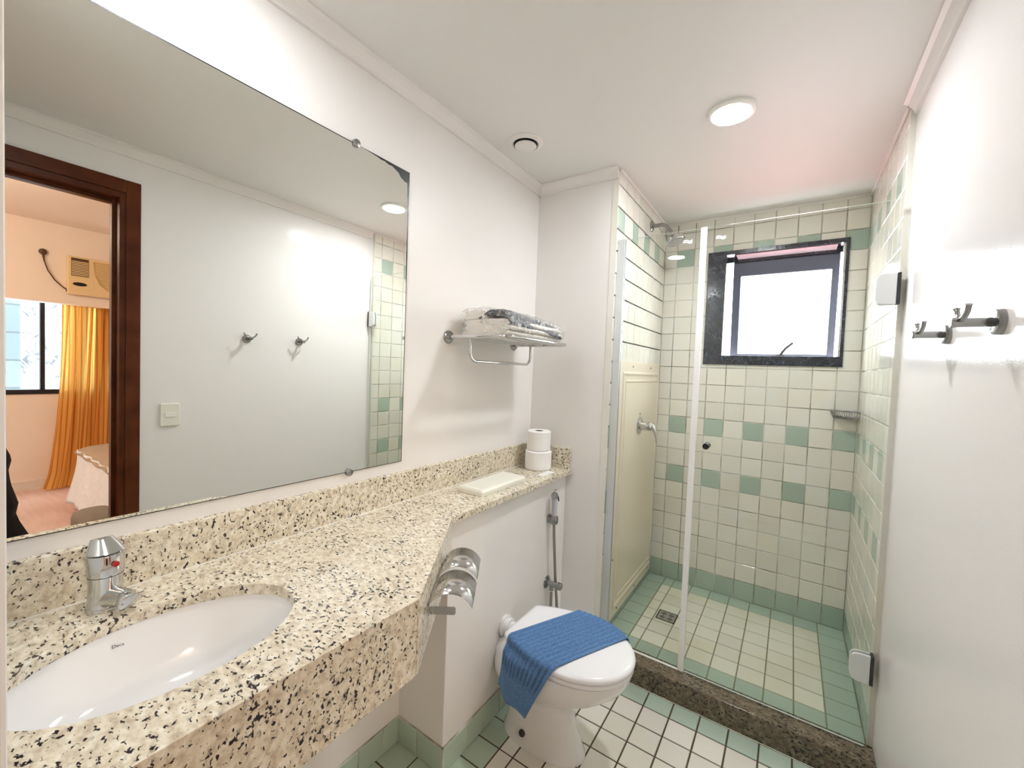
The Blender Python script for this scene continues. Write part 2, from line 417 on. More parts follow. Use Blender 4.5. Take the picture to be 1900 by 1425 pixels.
# top-hung sash pushed slightly open: daylight shows in the gaps at its sides
SH = math.radians(4.5); st, ctn = math.sin(SH), math.cos(SH); SZ, SY0 = 2.118, 2.893
def sashp(mb): mb.v = [(x, SY0+(SZ-z)*st+(y-SY0)*ctn, SZ-(SZ-z)*ctn+(y-SY0)*st) for x, y, z in mb.v]; return mb
m = sashp(ring_frame(MB(), 'y', SY0, SY0+.032, (.822, 1.343, 1.546, SZ), (.864, 1.310, 1.558, 2.034)))
build(m, 'sash', sash_m, win, bevel=.003)
build(sashp(MB().box((.862, SY0+.014, 1.556), (1.312, SY0+.018, 2.036))), 'pane', pane_m, win)
m = MB().box((1.070, 2.892, 1.5405), (1.115, 2.922, 1.552)).tube([(1.090, 2.905, 1.552), (1.115, 2.898, 1.590), (1.150, 2.890, 1.624)], [.0085, .0075, .007], 8)
build(m, 'lever_handle', mat('dull_grey_metal', (.07, .065, .06), .6), win, smooth=40)
# lintel side fillers above the open sash
build(MB().box((.775, 2.886, 2.119), (1.380, 2.93, 2.162)), 'top_rail', black_stone, win)

# ================================================================== SHOWER
tag(build(MB().box((X1-.06, 1.848, 0), (WS+.016, YT-.006, .100)), 'shower_curb', gran_d, bevel=.003),
    'dark brown granite curb along the foot of the shower glass', 'curb')
ZB, ZT = .102, 2.042
# fixed panel
fp = thing('glass_screen', (.45, YG, .10), 'fixed narrow glass shower panel left of the white vertical seal', 'shower screen')
def slab(x0, x1, y0, y1, z0, z1):
    m = MB().box((x0, y0, z0), (x1, y1, z1)); m.m = [1, 1, 0, 1, 0, 1]; return m
build(slab(.462, .806, YG-.004, YG+.004, ZB, ZT), 'glass_pane', [glass, glass_edge], fp)
m = MB().box((X1+.001, YG-.012, ZB), (.474, YG-.0045, ZT)).box((X1+.001, YG+.0045, ZB), (.474, YG+.012, ZT)).box((X1+.001, YG-.0045, ZB), (.455, YG+.0045, ZT))
build(m, 'wall_channel', alu, fp, bevel=.001)
build(MB().box((.474, YG-.006, .1005), (.806, YG+.006, .1035)), 'bottom_seal', seal_w, fp)
sticker_m = mat('etched_white_mark', (.9, .9, .9), .5)
def sticker(x, z, par):
    m = MB(); n = 10
    for dz, s in ((.004, 1), (-.004, -1)):
        pts = [(x-.016+.032*i/n, YG-.0046, z+dz+.0035*math.sin(i/n*2*PI)) for i in range(n+1)]
        m.add([(p[0], p[1], p[2]+h) for p in pts for h in (-.0016, .0016)], [(2*i, 2*i+2, 2*i+3, 2*i+1) for i in range(n)])
    for xx in (x-.016, x+.016): m.box((xx-.0015, YG-.0048, z-.004), (xx+.0015, YG-.0046, z+.006))
    build(m, 'etched_mark', sticker_m, par)
sticker(.752, 1.992, fp)
sd = thing('shower_door', (1.43, YG, .10), 'large clear glass shower door hinged at the right wall', 'shower door')
build(slab(.824, 1.437, YG-.004, YG+.004, ZB+.004, ZT), 'glass_pane', [glass, glass_edge], sd)
build(MB().box((.803, YG-.009, ZB), (.8265, YG+.009, ZT+.002)), 'vertical_seal', seal_w, sd, bevel=.002)
sticker(.882, 1.992, sd)
m = MB().lathe([(.011, 0), (.013, .003), (.013, .020), (.011, .023)], (.870, YG-.004, 1.113), (0,-1,0), 20).lathe([(.011, 0), (.013, .003), (.013, .022), (.011, .025)], (.870, YG+.004, 1.113), (0,1,0), 20)
build(m, 'knob', mat('black_chrome_knob', (.05, .05, .055), .12, 1), sd, smooth=40)
# pull handle seen in the mirror on the outer side is the same knob; hinges:
plate_m = mat('silver_hinge_plate', (.74, .755, .75), .32, .35)
def hinge(z0, z1):
    m = MB()
    for y0, y1 in ((YG-.016, YG-.0045), (YG+.0045, YG+.016)):
        poly = rrect(1.382, 1.470, z0, z1, .022, 6)
        poly = [(x if x < 1.44 else 1.4375, z if x < 1.44 else (z0 if z < (z0+z1)/2 else z1)) for x, z in poly]
        m.loft([[(x, y, z) for x, z in poly] for y in (y0, y1)])
    h = build(m, 'hinge', plate_m, sd, bevel=.002)
    build(MB().box((1.4385, YG-.018, z0-.001), (WS-.0005, YG+.018, z1+.001)), 'hinge_wall_plate', mat('dark_hinge_gasket', (.03, .03, .032), .4), h)
hinge(1.682, 1.788); hinge(.340, .440)
# floor drain
dr = thing('floor_drain', (.66, 2.323, ZS), 'square steel drain grate in the shower floor', 'drain')
m = ring_frame(MB(), 'y', 0, .1, (0,1,0,1), (.1,.9,.1,.9)); m = MB()
x0, x1, y0, y1 = .611, .709, 2.274, 2.371
for a_, b_ in (((x0,y0),(x1,y0+.006)),((x0,y1-.006),(x1,y1)),((x0,y0+.006),(x0+.006,y1-.006)),((x1-.006,y0+.006),(x1,y1-.006))):
    m.box((*a_, ZS-.001), (*b_, ZS+.0022))
build(m, 'rim', mat('tarnished_drain_rim', (.06, .055, .04), .5, .3), dr)
build(MB().box((x0+.006, y0+.006, ZS-.001), (x1-.006, y1-.006, ZS+.0018)), 'grate', steel, dr)
m = MB(); cx_, cy_ = (x0+x1)/2, (y0+y1)/2
for qx, qy, s in ((-1,1,0), (1,-1,0), (1,1,1), (-1,-1,1)):
    for k in (-1, 0, 1):
        c = Vector((cx_+qx*.019, cy_+qy*.019)); d = Vector((1, 1 if s else -1)).normalized(); pz = Vector((-d.y, d.x))
        c = c+pz*k*.0085; a_ = c-d*.012; b_ = c+d*.012; t = pz*.0024
        m.loft([[(p.x, p.y, z) for p in (a_-t, b_-t, b_+t, a_+t)] for z in (ZS+.001, ZS+.0020)])
build(m, 'slots', black_m, dr)
# beige access panel on the left shower wall
XPn = X1+.006
ap = thing('access_panel', (XPn, 2.38, .13), 'beige molded plastic panel screwed to the left shower wall', 'panel')
build(MB().box((X1+.0005, 2.02, .130), (XPn, 2.747, 1.476)), 'sheet', cream_p, ap, bevel=.002)
def mould(y0, y1, z0, z1, wd, h):
    m = MB()
    o = (y0, y1, z0, z1); i = (y0+wd, y1-wd, z0+wd, z1-wd); c = (y0+wd*.35, y1-wd*.35, z0+wd*.35, z1-wd*.35); c2 = (y0+wd*.65, y1-wd*.65, z0+wd*.65, z1-wd*.65)
    R = lambda q, x: [(x, q[0], q[2]), (x, q[1], q[2]), (x, q[1], q[3]), (x, q[0], q[3])]
    m.loft([R(o, XPn-.0005), R(c, XPn+h), R(c2, XPn+h), R(i, XPn-.0005)], False, False); return m
build(mould(2.055, 2.735, .175, 1.420, .022, .007), 'outer_molding', cream_p, ap, bevel=.001)
build(mould(2.105, 2.725, .215, 1.375, .014, .004), 'inner_molding', cream_p, ap)
for y, z in ((2.216, 1.447), (2.549, 1.447), (2.70, .155), (2.42, .155), (2.13, .155), (2.735, .80), (2.032, .45)):
    build(MB().lathe([(.0055, 0), (.0045, .0025), (.001, .003)], (XPn-.0005, y, z), (1,0,0), 10), 'screw', black_m, ap)
build(MB().lathe([(.008, 0), (.007, .004), (.002, .006)], (XPn-.0005, 2.377, 1.182), (1,0,0), 12), 'plug_screw', steel, ap, smooth=40)
# valve
sv = thing('shower_valve', (XPn, 2.379, 1.113), 'chrome shower mixer lever on the beige panel', 'shower valve')
build(MB().lathe([(.052, 0), (.052, .003), (.044, .008), (.026, .012)], (XPn-.0003, 2.379, 1.113), (1,0,0), 32), 'escutcheon', chrome, sv, smooth=40)
build(MB().lathe([(.026, 0), (.026, .012), (.024, .030), (.025, .050), (.020, .060), (.006, .064)], (XPn+.010, 2.379, 1.113), (1,0,0), 24), 'body', chrome, sv, smooth=50)
m = MB().tube([(XPn+.052, 2.379, 1.120), (XPn+.074, 2.379, 1.112), (XPn+.090, 2.379, 1.085), (XPn+.098, 2.379, 1.050), (XPn+.100, 2.379, 1.025)], [.016, .015, .011, .007, .005], 12)
build(m, 'lever', chrome, sv, smooth=60)
# shower head
sh = thing('wall_shower', (X1, 2.443, 2.267), 'chrome shower head on a bent arm at the left shower wall', 'shower head')
build(MB().lathe([(.030, 0), (.030, .004), (.024, .009), (.012, .011)], (X1, 2.443, 2.267), (1,0,0), 28), 'flange', chrome_dark, sh, smooth=40)
build(MB().tube([(X1+.004, 2.443, 2.267), (.49, 2.443, 2.268), (.505, 2.443, 2.266), (.518, 2.443, 2.258), (.535, 2.443, 2.238), (.562, 2.443, 2.205)], .0105, 14), 'arm', chrome_dark, sh, smooth=50)
hd = Vector((.35, -.06, -.93)).normalized(); ho = Vector((.556, 2.443, 2.212))
h = build(MB().lathe([(.013, 0), (.016, .006), (.016, .014), (.020, .022), (.044, .034), (.052, .042), (.052, .056), (.048, .060)], ho, hd, 36), 'head', chrome, sh, smooth=40)
m = MB().lathe([(.043, .0602), (.043, .062), (.001, .0625)], ho, hd, 32)
build(m, 'face_plate', mat('grey_nozzle_plate', (.30, .30, .29), .4), h)
m = MB(); a_ = hd.orthogonal().normalized(); b_ = hd.cross(a_)
for rr, nn in ((.012, 6), (.023, 12), (.034, 18)):
    for k in range(nn):
        c = ho+hd*.062+(a_*math.cos(2*PI*k/nn)+b_*math.sin(2*PI*k/nn))*rr; m.lathe([(.0022, 0), (.0015, .0025)], c, hd, 6)
nz = build(m, 'nozzles', mat('pale_rubber_nozzles', (.62, .62, .58), .5), h); nz['kind'] = 'stuff'
# corner soap basket
sb = thing('soap_basket', (WS, Y2, 1.22), 'chrome wire corner basket on the tiles right of the window', 'soap basket')
ccx, ccy = WS-.004, Y2-.005
def arc(r, z, n=16): return [(ccx-r*math.cos(t), ccy-r*math.sin(t), z) for t in [PI/2*i/n for i in range(n+1)]]
build(MB().tube(arc(.112, 1.258), .0028, 8).tube([(ccx-.112, ccy, 1.258), (ccx, ccy, 1.258), (ccx, ccy-.112, 1.258)], .0025, 8), 'top_rim', chrome_dark, sb, smooth=50)
build(MB().tube(arc(.092, 1.228), .0028, 8).tube([(ccx-.092, ccy, 1.228), (ccx, ccy, 1.228), (ccx, ccy-.092, 1.228)], .0025, 8), 'bottom_rim', chrome_dark, sb, smooth=50)
m = MB()
for i in range(17):
    t = PI/2*i/16; c, s = math.cos(t), math.sin(t)
    m.tube([(ccx-.112*c, ccy-.112*s, 1.258), (ccx-.097*c, ccy-.097*s, 1.218), (ccx-.06*c, ccy-.06*s, 1.226), (ccx-.01*c, ccy-.01*s, 1.226)], .0016, 6)
build(m, 'wire_bars', chrome_dark, sb, smooth=50)

# ================================================================== VANITY
ct = thing('granite_countertop', (.26, .6, ZK), 'long speckled granite countertop narrowing to a ledge, with backsplash', 'countertop')
SX, SY, SA, SBb = .283, .256, .145, .2035
def slab_with_hole(outer, hole, z0, z1):
    b = bmesh.new()
    def loop(pts):
        vs = [b.verts.new((x, y, z1)) for x, y in pts]; return vs, [b.edges.new((vs[i], vs[(i+1) % len(vs)])) for i in range(len(vs))]
    v1, e1 = loop(outer); v2, e2 = loop(hole)
    bmesh.ops.triangle_fill(b, use_beauty=True, use_dissolve=False, edges=e1+e2)
    mb = MB(); b.verts.index_update()
    vs = [tuple(v.co) for v in b.verts]; n = len(vs)
    fs = [tuple(v.index for v in f.verts) for f in b.faces]
    mb.add(vs+[(x, y, z0) for x, y, z in vs], fs+[tuple(i+n for i in reversed(f)) for f in fs])
    k1, k2 = len(outer), len(hole); k = len(mb.v)
    for lo, hi in ((0, k1), (k1, k1+k2)):
        for i in range(lo, hi):
            j = i+1 if i+1 < hi else lo
            mb.f.append((i, j, j+n, i+n)); mb.m.append(0); mb.t.append(.5)
    b.free(); return mb
outer = [(0, .0515), (.53, .0515), (.53, .61), (.266, .998), (.260, 1.015), (.260, Y1), (0, Y1)]
hole_ = [(SX+SA*math.cos(2*PI*i/64), SY+SBb*math.sin(2*PI*i/64)) for i in range(64)]
build(slab_with_hole(outer, hole_, ZK-.024, ZK), 'top_slab', gran, ct, bevel=.0025)
m = MB().box((.508, .0515, .745), (.529, .606, ZK-.0242))
d = Vector((-.264, .388, 0)).normalized(); nn = Vector((d.y, -d.x, 0)); a_ = Vector((.529, .610, 0)); b_ = Vector((.262, 1.002, 0))
poly = [a_, b_, b_-nn*.02, a_-nn*.02]
m.loft([[(p.x, p.y, z) for p in poly] for z in (.745, ZK-.0242)])
build(m, 'apron', gran, ct, bevel=.002)
build(MB().box((0, .0515, ZK), (.020, Y1, 1.024)), 'backsplash', gran, ct, bevel=.002)
build(MB().box((.020, Y1-.020, ZK), (.250, Y1, 1.020)), 'side_splash', gran, ct, bevel=.002)
build(MB().box((.0200, .052, ZK+.0001), (.0225, Y1-.02, ZK+.0025)), 'caulk_line', white_p, ct)
# sink
sk = thing('undermount_sink', (SX, SY, .76), 'white oval porcelain sink set under the granite counter', 'sink')
m = MB(); prof = [(1.10, ZK-.0245), (1.02, ZK-.0245), (1.015, ZK-.032), (.99, ZK-.05), (.955, .84), (.88, .805), (.74, .778), (.50, .764), (.12, .7595)]
rings = [[(SX+SA*f*math.cos(2*PI*i/64), SY+SBb*f*math.sin(2*PI*i/64), z) for i in range(64)] for f, z in prof]
prof2 = [(.12, .7495), (.5, .754), (.76, .768), (.92, .80), (1.0, .84), (1.05, ZK-.05), (1.10, ZK-.0245)]
rings += [[(SX+SA*f*math.cos(2*PI*i/64), SY+SBb*f*math.sin(2*PI*i/64), z) for i in range(64)] for f, z in prof2]
build(m.loft(rings, False, False), 'bowl', porcelain, sk, smooth=45)
build(MB().lathe([(.024, 0), (.022, .003), (.012, .001), (.001, .001)], (SX, SY, .7590), (0,0,1), 24), 'drain', chrome, sk, smooth=40)
fc = bpy.data.curves.new('mark', 'FONT'); fc.body = 'Deca'; fc.size = .0082; fc.align_x = 'CENTER'; fc.extrude = .0002
fo = bpy.data.objects.new('mark_tmp', fc); COL.objects.link(fo)
dg = bpy.context.evaluated_depsgraph_get(); tm = bpy.data.meshes.new_from_object(fo.evaluated_get(dg))
bpy.data.objects.remove(fo); bpy.data.curves.remove(fc)
tx = SX-SA*.995*math.sqrt(1-((.219-SY)/SBb)**2)
RM = Matrix(((0,0,1),(1,0,0),(0,1,0))); RM = Matrix.Rotation(math.radians(-12), 3, 'Z') @ RM @ Matrix.Rotation(math.radians(-8), 3, 'X')
m = MB(); m.add([RM @ v.co+Vector((tx+.0052, .219, ZK-.0525)) for v in tm.vertices], [tuple(p.vertices) for p in tm.polygons])
build(m, 'printed_mark', black_m, sk, flip_check=False)
# faucet
fa = thing('basin_faucet', (.078, .217, ZK), 'chrome single lever faucet with red dot beside the oval sink', 'faucet')
fx0, fy0 = .076, .216
build(MB().lathe([(.029, 0), (.0295, .004), (.027, .010), (.0255, .030), (.025, .052), (.0265, .066)], (fx0, fy0, ZK), (0,0,1), 28), 'body', chrome, fa, smooth=45)
dsp = Vector((.95, .30, 0)).normalized()
pts = [Vector((fx0, fy0, .934))+dsp*.008, Vector((fx0, fy0, .942))+dsp*.034, Vector((fx0, fy0, .945))+dsp*.058]
build(MB().tube(pts, [.021, .0175, .015], 18), 'spout', chrome, fa, smooth=45)
build(MB().lathe([(.015, 0), (.017, .003), (.017, .013), (.0145, .015)], pts[-1]-dsp*.004+Vector((0,0,-.002)), (dsp+Vector((0,0,-.35))).normalized(), 20), 'aerator', chrome, fa, smooth=40)
tilt = Vector((-.14, .0, 1)).normalized()
hb = build(MB().lathe([(.0262, 0), (.0275, .003), (.0275, .022), (.029, .034), (.0285, .040), (.024, .0425), (.004, .0428)], (fx0, fy0, .982), tilt, 28), 'handle_hub', chrome, fa, smooth=40)
m = MB().loft([[(fx0-.002-.030*t+(.027-.010*t)*math.cos(2*PI*i/24)*(.75+.25*(1-t)), fy0+(.028-.012*t)*math.sin(2*PI*i/24), 1.0255+.019*t+.004*math.cos(2*PI*i/24)*t-(0 if t < 1 else .001)) for i in range(24)] for t in (0, .2, .4, .6, .8, .93, 1)])
build(m, 'lever', chrome, hb, smooth=80)
build(MB().lathe([(.0055, 0), (.0055, .0035), (.0048, .0042), (.001, .0045)], (fx0+.0245, fy0+.0085, 1.004), (dsp+Vector((0,0,.12))).normalized(), 16), 'red_dot', mat('red_enamel', (.35, .01, .015), .25), hb)
# mirror
mr = thing('wall_mirror', (.003, .53, 1.06), 'large frameless mirror on the left wall above the granite backsplash', 'mirror')
m = MB().box((.0012, .0525, 1.0605), (.006, 1.006, 2.086)); m.m = [1, 1, 1, 0, 1, 1]
build(m, 'glass', [mirror_m, mirror_edge], mr)
m = MB()
edge_pts = [(.80, 2.0862), (.845, 2.0835), (.87, 2.0815), (.885, 2.079), (.90, 2.080), (.915, 2.076), (.93, 2.077), (.945, 2.071), (.958, 2.066), (.967, 2.055), (.985, 2.047), (.996, 2.046), (.9985, 1.99), (1.0015, 1.90), (1.001, 1.80), (1.003, 1.7)]
poly = edge_pts+[(1.0061, 1.7), (1.0061, 2.0861)]
m.loft([[(x, y, z) for y, z in poly] for x in (.0058, .0063)])
m.box((.0058, .0525, 2.0835), (.0062, .80, 2.0861)).box((.0058, 1.0035, 1.0605), (.0062, 1.0061, 1.7)).box((.0058, .0525, 1.0605), (.0062, 1.006, 1.0622))
build(m, 'tarnished_edge', mirror_edge, mr)
for y, z in ((.790, 2.087), (.793, 1.060)):
    build(MB().lathe([(.0125, 0), (.0125, .010), (.011, .0125), (.002, .014)], (.001, y, z), (1,0,0), 20), 'mirror_clip', chrome_dark, mr, smooth=40)

# toilet-paper holder on the chamfered apron
Q0 = Vector((.53, .61, 0)); T = Vector((-.562, .827, 0)); NO = Vector((.827, .562, 0))
def hp(s, o, z): return Q0+T*s+NO*o+Vector((0,0,z))
ph = thing('toilet_paper_holder', hp(.22, .004, .83), 'empty chrome double toilet roll holder on the granite apron', 'toilet roll holder')
m = MB()
for s0, s1 in ((.094, .344),):
    m.loft([[hp(s, o, z) for o, z in ((.0015, .82), (.004, .82), (.004, .848), (.0015, .848))] for s in (s0, s1)])
build(m, 'wall_plate', chrome, ph)
def cover(s0, s1, lift):
    n = 18; prof = []
    # circle through (0,.845), (.05,.873), (.105,.841)
    ax, az, bx_, bz, cx_, cz = .002, .845, .052, .8735, .105, .8405
    d_ = 2*(ax*(bz-cz)+bx_*(cz-az)+cx_*(az-bz))
    ux = ((ax*ax+az*az)*(bz-cz)+(bx_*bx_+bz*bz)*(cz-az)+(cx_*cx_+cz*cz)*(az-bz))/d_
    uz = ((ax*ax+az*az)*(cx_-bx_)+(bx_*bx_+bz*bz)*(ax-cx_)+(cx_*cx_+cz*cz)*(bx_-ax))/d_
    r_ = math.hypot(ax-ux, az-uz); t0, t1 = math.atan2(az-uz, ax-ux), math.atan2(cz-uz, cx_-ux)
    prof = [(ux+r_*math.cos(t0+(t1-t0)*i/n), uz+r_*math.sin(t0+(t1-t0)*i/n)) for i in range(n+1)]
    m = MB(); rows_ = [[hp(s, o, z+lift) for o, z in prof] for s in (s0, s1)]
    m.loft(rows_, False, False, closed=False)
    return build(m, 'curved_cover', chrome, ph, smooth=60, solid=.0012)
cover(.094, .212, 0); cover(.226, .343, .002)
m = MB().loft([[hp(s, o, z) for s, z in rrect(.0935, .0955, .8245, .8425, .0008, 2)] for o in (.003, .064)])
m2 = MB(); pr = rrect(.003, .066, .8240, .8430, .005, 5); m2.loft([[hp(s, o, z) for o, z in pr] for s in (.093, .0955)])
build(m2, 'roll_arm', chrome, ph, bevel=.0006)

# ledge things
def roll(name, c, r, h, label, tiltv=(0,0,1)):
    t = thing(name, c, label, 'toilet paper', 'toilet paper rolls on the granite ledge')
    pm = bump(bpy.data.materials.get('tissue_paper') or mat('tissue_paper', (.86, .85, .83), .85), 260, .35, .0015) if not bpy.data.materials.get('tissue_paper') else bpy.data.materials['tissue_paper']
    prof = [(.021, .004), (.021, h-.002), (r-.006, h), (r, h-.005), (r, .005), (r-.005, 0), (.021, 0), (.021, .004)]
    build(MB().lathe(prof, c, tiltv, 40, cap=False), 'paper', pm, t, smooth=35)
    build(MB().lathe([(.0205, .006), (.0205, h-.003), (.0190, h-.003), (.0190, .006), (.0205, .006)], c, tiltv, 28, cap=False), 'cardboard_core', bpy.data.materials.get('cardboard') or mat('cardboard', (.12, .09, .07), .9), t)
roll('toilet_paper_roll', (.122, 1.788, ZK), .066, .094, 'lower white toilet paper roll standing on the granite ledge')
roll('toilet_paper_roll', (.120, 1.790, ZK+.0945), .059, .098, 'upper white toilet paper roll stacked on another roll')
bx = thing('blank_wall_plate', (.14, 1.38, ZK), 'flat ivory plastic box lying on the granite ledge', 'plastic box')
m = MB(); o_ = rrect(.078, .205, 1.232, 1.545, .010, 4); i_ = rrect(.084, .199, 1.238, 1.539, .008, 4)
m.loft([[(x, y, ZK) for x, y in o_], [(x, y, ZK+.016) for x, y in o_], [(x, y, ZK+.024) for x, y in i_]])
build(m, 'body', off_white, bx, bevel=.002)
m = MB().loft([[(x, y, z) for x, y in rrect(.108, .186, 1.262, 1.40, .012, 4)] for z in (ZK+.0235, ZK+.0250)])
build(m, 'raised_label', off_white, bx, bevel=.0012)
pw = mat('white_printed_paper', (.85, .84, .80), .7)
L(pw, noise_col(pw, 150, [(.55, (.85, .84, .80)), (.68, (.52, .52, .52))], detail=2), P_(pw).inputs['Base Color'])
m = MB().grid(lambda u, v: (.190+.036*u, 1.650+.115*v+.012*u, ZK+.0006+.003*(abs(v-.5)*2)**2*(1-u)), 4, 8)
tag(build(m, 'paper_slip', pw, solid=.0006), 'small white paper slip lying beside the toilet paper rolls', 'paper')

# ================================================================== TOWEL RACK AND BUNDLE
ZR = 1.528
tr = thing('towel_rack', (0, 1.47, ZR), 'chrome towel shelf with a hanging bar on the left wall', 'towel rack')
for y in (1.235, 1.706):
    build(MB().lathe([(.027, 0), (.027, .005), (.022, .011), (.010, .013)], (0, y, ZR), (1,0,0), 28), 'wall_flange', chrome_dark, tr, smooth=40)
def corner(c, a0, a1, r, n=6): return [(c[0]+r*math.cos(a0+(a1-a0)*i/n), c[1]+r*math.sin(a0+(a1-a0)*i/n), c[2]) for i in range(n+1)]
xe = .300
pts = [(.008, 1.235, ZR)]+corner((xe-.035, 1.27, ZR), -PI/2, 0, .035)+corner((xe-.035, 1.671, ZR), 0, PI/2, .035)+[(.008, 1.706, ZR)]
build(MB().tube(pts, .0085, 14), 'outer_rail', chrome, tr, smooth=50)
for x in (.055, .115, .175, .235):
    build(MB().tube([(x, 1.236, ZR), (x, 1.705, ZR)], .0045, 10), 'shelf_bar', chrome, tr, smooth=50)
r = .038; zb = ZR-.095; xb = .108
pts = [(xb, 1.246, ZR)]+[(xb, 1.246+r-r*math.cos(t), zb+r-r*math.sin(t)) for t in [PI/2*i/6 for i in range(7)]]+[(xb, 1.696-r+r*math.sin(t), zb+r-r*math.cos(t)) for t in [PI/2*i/6 for i in range(7)]]+[(xb, 1.696, ZR)]
build(MB().tube(pts, .006, 12), 'hanging_bar', chrome, tr, smooth=50)

tb = thing('towel_bundle', (.16, 1.47, ZR+.0095), 'plastic wrapped folded towels, white and dark grey, on the chrome shelf', 'towels')
def terry(name, col): return bump(mat(name, col, .9), 420, .6, .002)
tw = terry('white_terry', (.80, .76, .70)); tg = terry('dark_grey_terry', (.045, .05, .065))
def fold(x0, x1, y0, y1, z0, h, layers, sag=0.0, seed=0):
    """folded cloth: a stack of soft layers whose near edges show as rounded folds"""
    m = MB(); rnd = random.Random(seed); lh = h/layers
    for k in range(layers):
        zz = z0+k*lh; o = rnd.uniform(-.006, .006)
        def ring(y, grow):
            pts = []
            for i in range(20):
                a = 2*PI*i/20; cx = (x0+x1)/2+o; hw = (x1-x0)/2*grow
                ex = math.copysign(abs(math.cos(a))**.25, math.cos(a))*hw; ez = math.copysign(abs(math.sin(a))**.7, math.sin(a))*lh*.52
                pts.append((cx+ex, y+o*.7, zz+lh/2+ez-sag*abs(ex/hw)**3*(.3+k/layers)))
            return pts
        m.loft([ring(y0+.004, .93), ring(y0+.012, .985), ring(y0+.03, 1.0)]+[ring(y0+.03+(y1-y0-.06)*t/6, 1+.012*math.sin(t*2.1+seed)) for t in range(1, 7)]+[ring(y1-.012, .985), ring(y1-.004, .93)])
    return m
zt0 = ZR+.0095
build(fold(.035, .275, 1.275, 1.690, zt0, .064, 3, .004, 1), 'white_bath_towel', tw, tb, smooth=60)
m = MB()
def grey(u, v):   # dark towel draped over the pile, thicker to the front, end slopes down at the far side
    y = 1.280+.402*v; x = .120+.158*u
    z = zt0+.066+.028*math.sin(min(1, u*2.2)*PI/2)*(1-.25*v) - (.050*max(0, (u-.72)/.28)**1.6) - .022*v*v
    return (x+.004*math.sin(9*v), y+.004*math.sin(11*u), z)
m.grid(grey, 24, 30)
build(m, 'dark_grey_towel', tg, tb, smooth=60, solid=.010)
build(fold(.036, .150, 1.278, 1.60, zt0+.066, .034, 2, .004, 5), 'white_hand_towel', tw, tb, smooth=60)
wrap = thin_glass('clear_plastic_film', (.985, .985, .985), 1.6, .09)
nzw = N(wrap, 'ShaderNodeTexNoise'); nzw.inputs['Scale'].default_value = 34; nzw.inputs['Detail'].default_value = 4; nzw.inputs['Distortion'].default_value = 1.6
L(wrap, obj_coord(wrap), nzw.inputs['Vector'])
bpw = N(wrap, 'ShaderNodeBump'); bpw.inputs['Strength'].default_value = .4; bpw.inputs['Distance'].default_value = .02
L(wrap, nzw.outputs['Fac'], bpw.inputs['Height'])
for n_ in wrap.node_tree.nodes:
    if n_.type in ('BSDF_GLOSSY', 'LAYER_WEIGHT'): L(wrap, bpw.outputs['Normal'], n_.inputs['Normal'])
hz = N(wrap, 'ShaderNodeBsdfDiffuse'); hz.inputs[0].default_value = (.9, .9, .9, 1)
hm = N(wrap, 'ShaderNodeMixShader'); ht = N(wrap, 'ShaderNodeTexNoise'); ht.inputs['Scale'].default_value = 22; ht.inputs['Detail'].default_value = 7; ht.inputs['Distortion'].default_value = 3
L(wrap, obj_coord(wrap), ht.inputs['Vector'])
hr = N(wrap, 'ShaderNodeMapRange'); hr.inputs['From Min'].default_value = .48; hr.inputs['From Max'].default_value = .66; hr.inputs['To Min'].default_value = .04; hr.inputs['To Max'].default_value = .42
L(wrap, ht.outputs['Fac'], hr.inputs['Value']); L(wrap, hr.outputs['Result'], hm.inputs[0])
wo = wrap.node_tree.nodes['Material Output'].inputs['Surface']; L(wrap, wo.links[0].from_socket, hm.inputs[1]); L(wrap, hz.outputs[0], hm.inputs[2]); L(wrap, hm.outputs[0], wo)
rnd = random.Random(3)
def wrapring(y, gx, top, low):
    pts = []
    for i in range(28):
        a = 2*PI*i/28; c, s = math.cos(a), math.sin(a)
        x = .157+math.copysign(abs(c)**.35, c)*.128*gx; z = zt0+.055+math.copysign(abs(s)**.5, s)*(.056*top if s > 0 else .053*low)
        if s > 0 and x > .2: z -= (x-.2)*.32
        j = rnd.uniform(-.0028, .0028); pts.append((x+j, y+rnd.uniform(-.004, .004), max(z+j, zt0+.0006)))
    return pts
rr = [wrapring(1.262, .06, .06, .06), wrapring(1.264, .30, .30, .30), wrapring(1.266, .62, .62, .62), wrapring(1.268, .9, .9, .9), wrapring(1.275, 1.0, .98, 1)]
rr += [wrapring(1.275+.42*t/12, 1.02, 1.02-.18*(t/12)**2, 1) for t in range(1, 13)]+[wrapring(1.706, .99, .72, .96), wrapring(1.722, .93, .35, .6), wrapring(1.738, .8, .10, .30)]
build(MB().loft(rr), 'plastic_wrap', wrap, tb, smooth=50)

# ================================================================== TOILET
TY = 1.372
tl = thing('toilet', (.45, TY, 0), 'white porcelain toilet with closed lid against the low wall', 'toilet')
def egg(xb, xf, hw, z, nb=2.6, nf=2.0, n=48, yc=TY):
    xm = xb+(xf-xb)*.50; pts = []
    for i in range(n):
        a = 2*PI*i/n; c, s = math.cos(a), math.sin(a)
        e = nf if c >= 0 else nb
        x = xm+math.copysign(abs(c)**(2/e), c)*((xf-xm) if c >= 0 else (xm-xb)); y = yc+math.copysign(abs(s)**(2/e), s)*hw
        pts.append((x, y, z))
    return pts
m = MB().loft([egg(.272, .606, .092, 0), egg(.272, .606, .092, .012), egg(.280, .590, .086, .035), egg(.290, .566, .084, .09), egg(.296, .556, .090, .15), egg(.298, .572, .106, .20),
     egg(.296, .625, .135, .245), egg(.292, .690, .160, .285), egg(.290, .735, .174, .325), egg(.290, .755, .180, .360), egg(.290, .757, .181, .381), egg(.31, .735, .165, .384)])
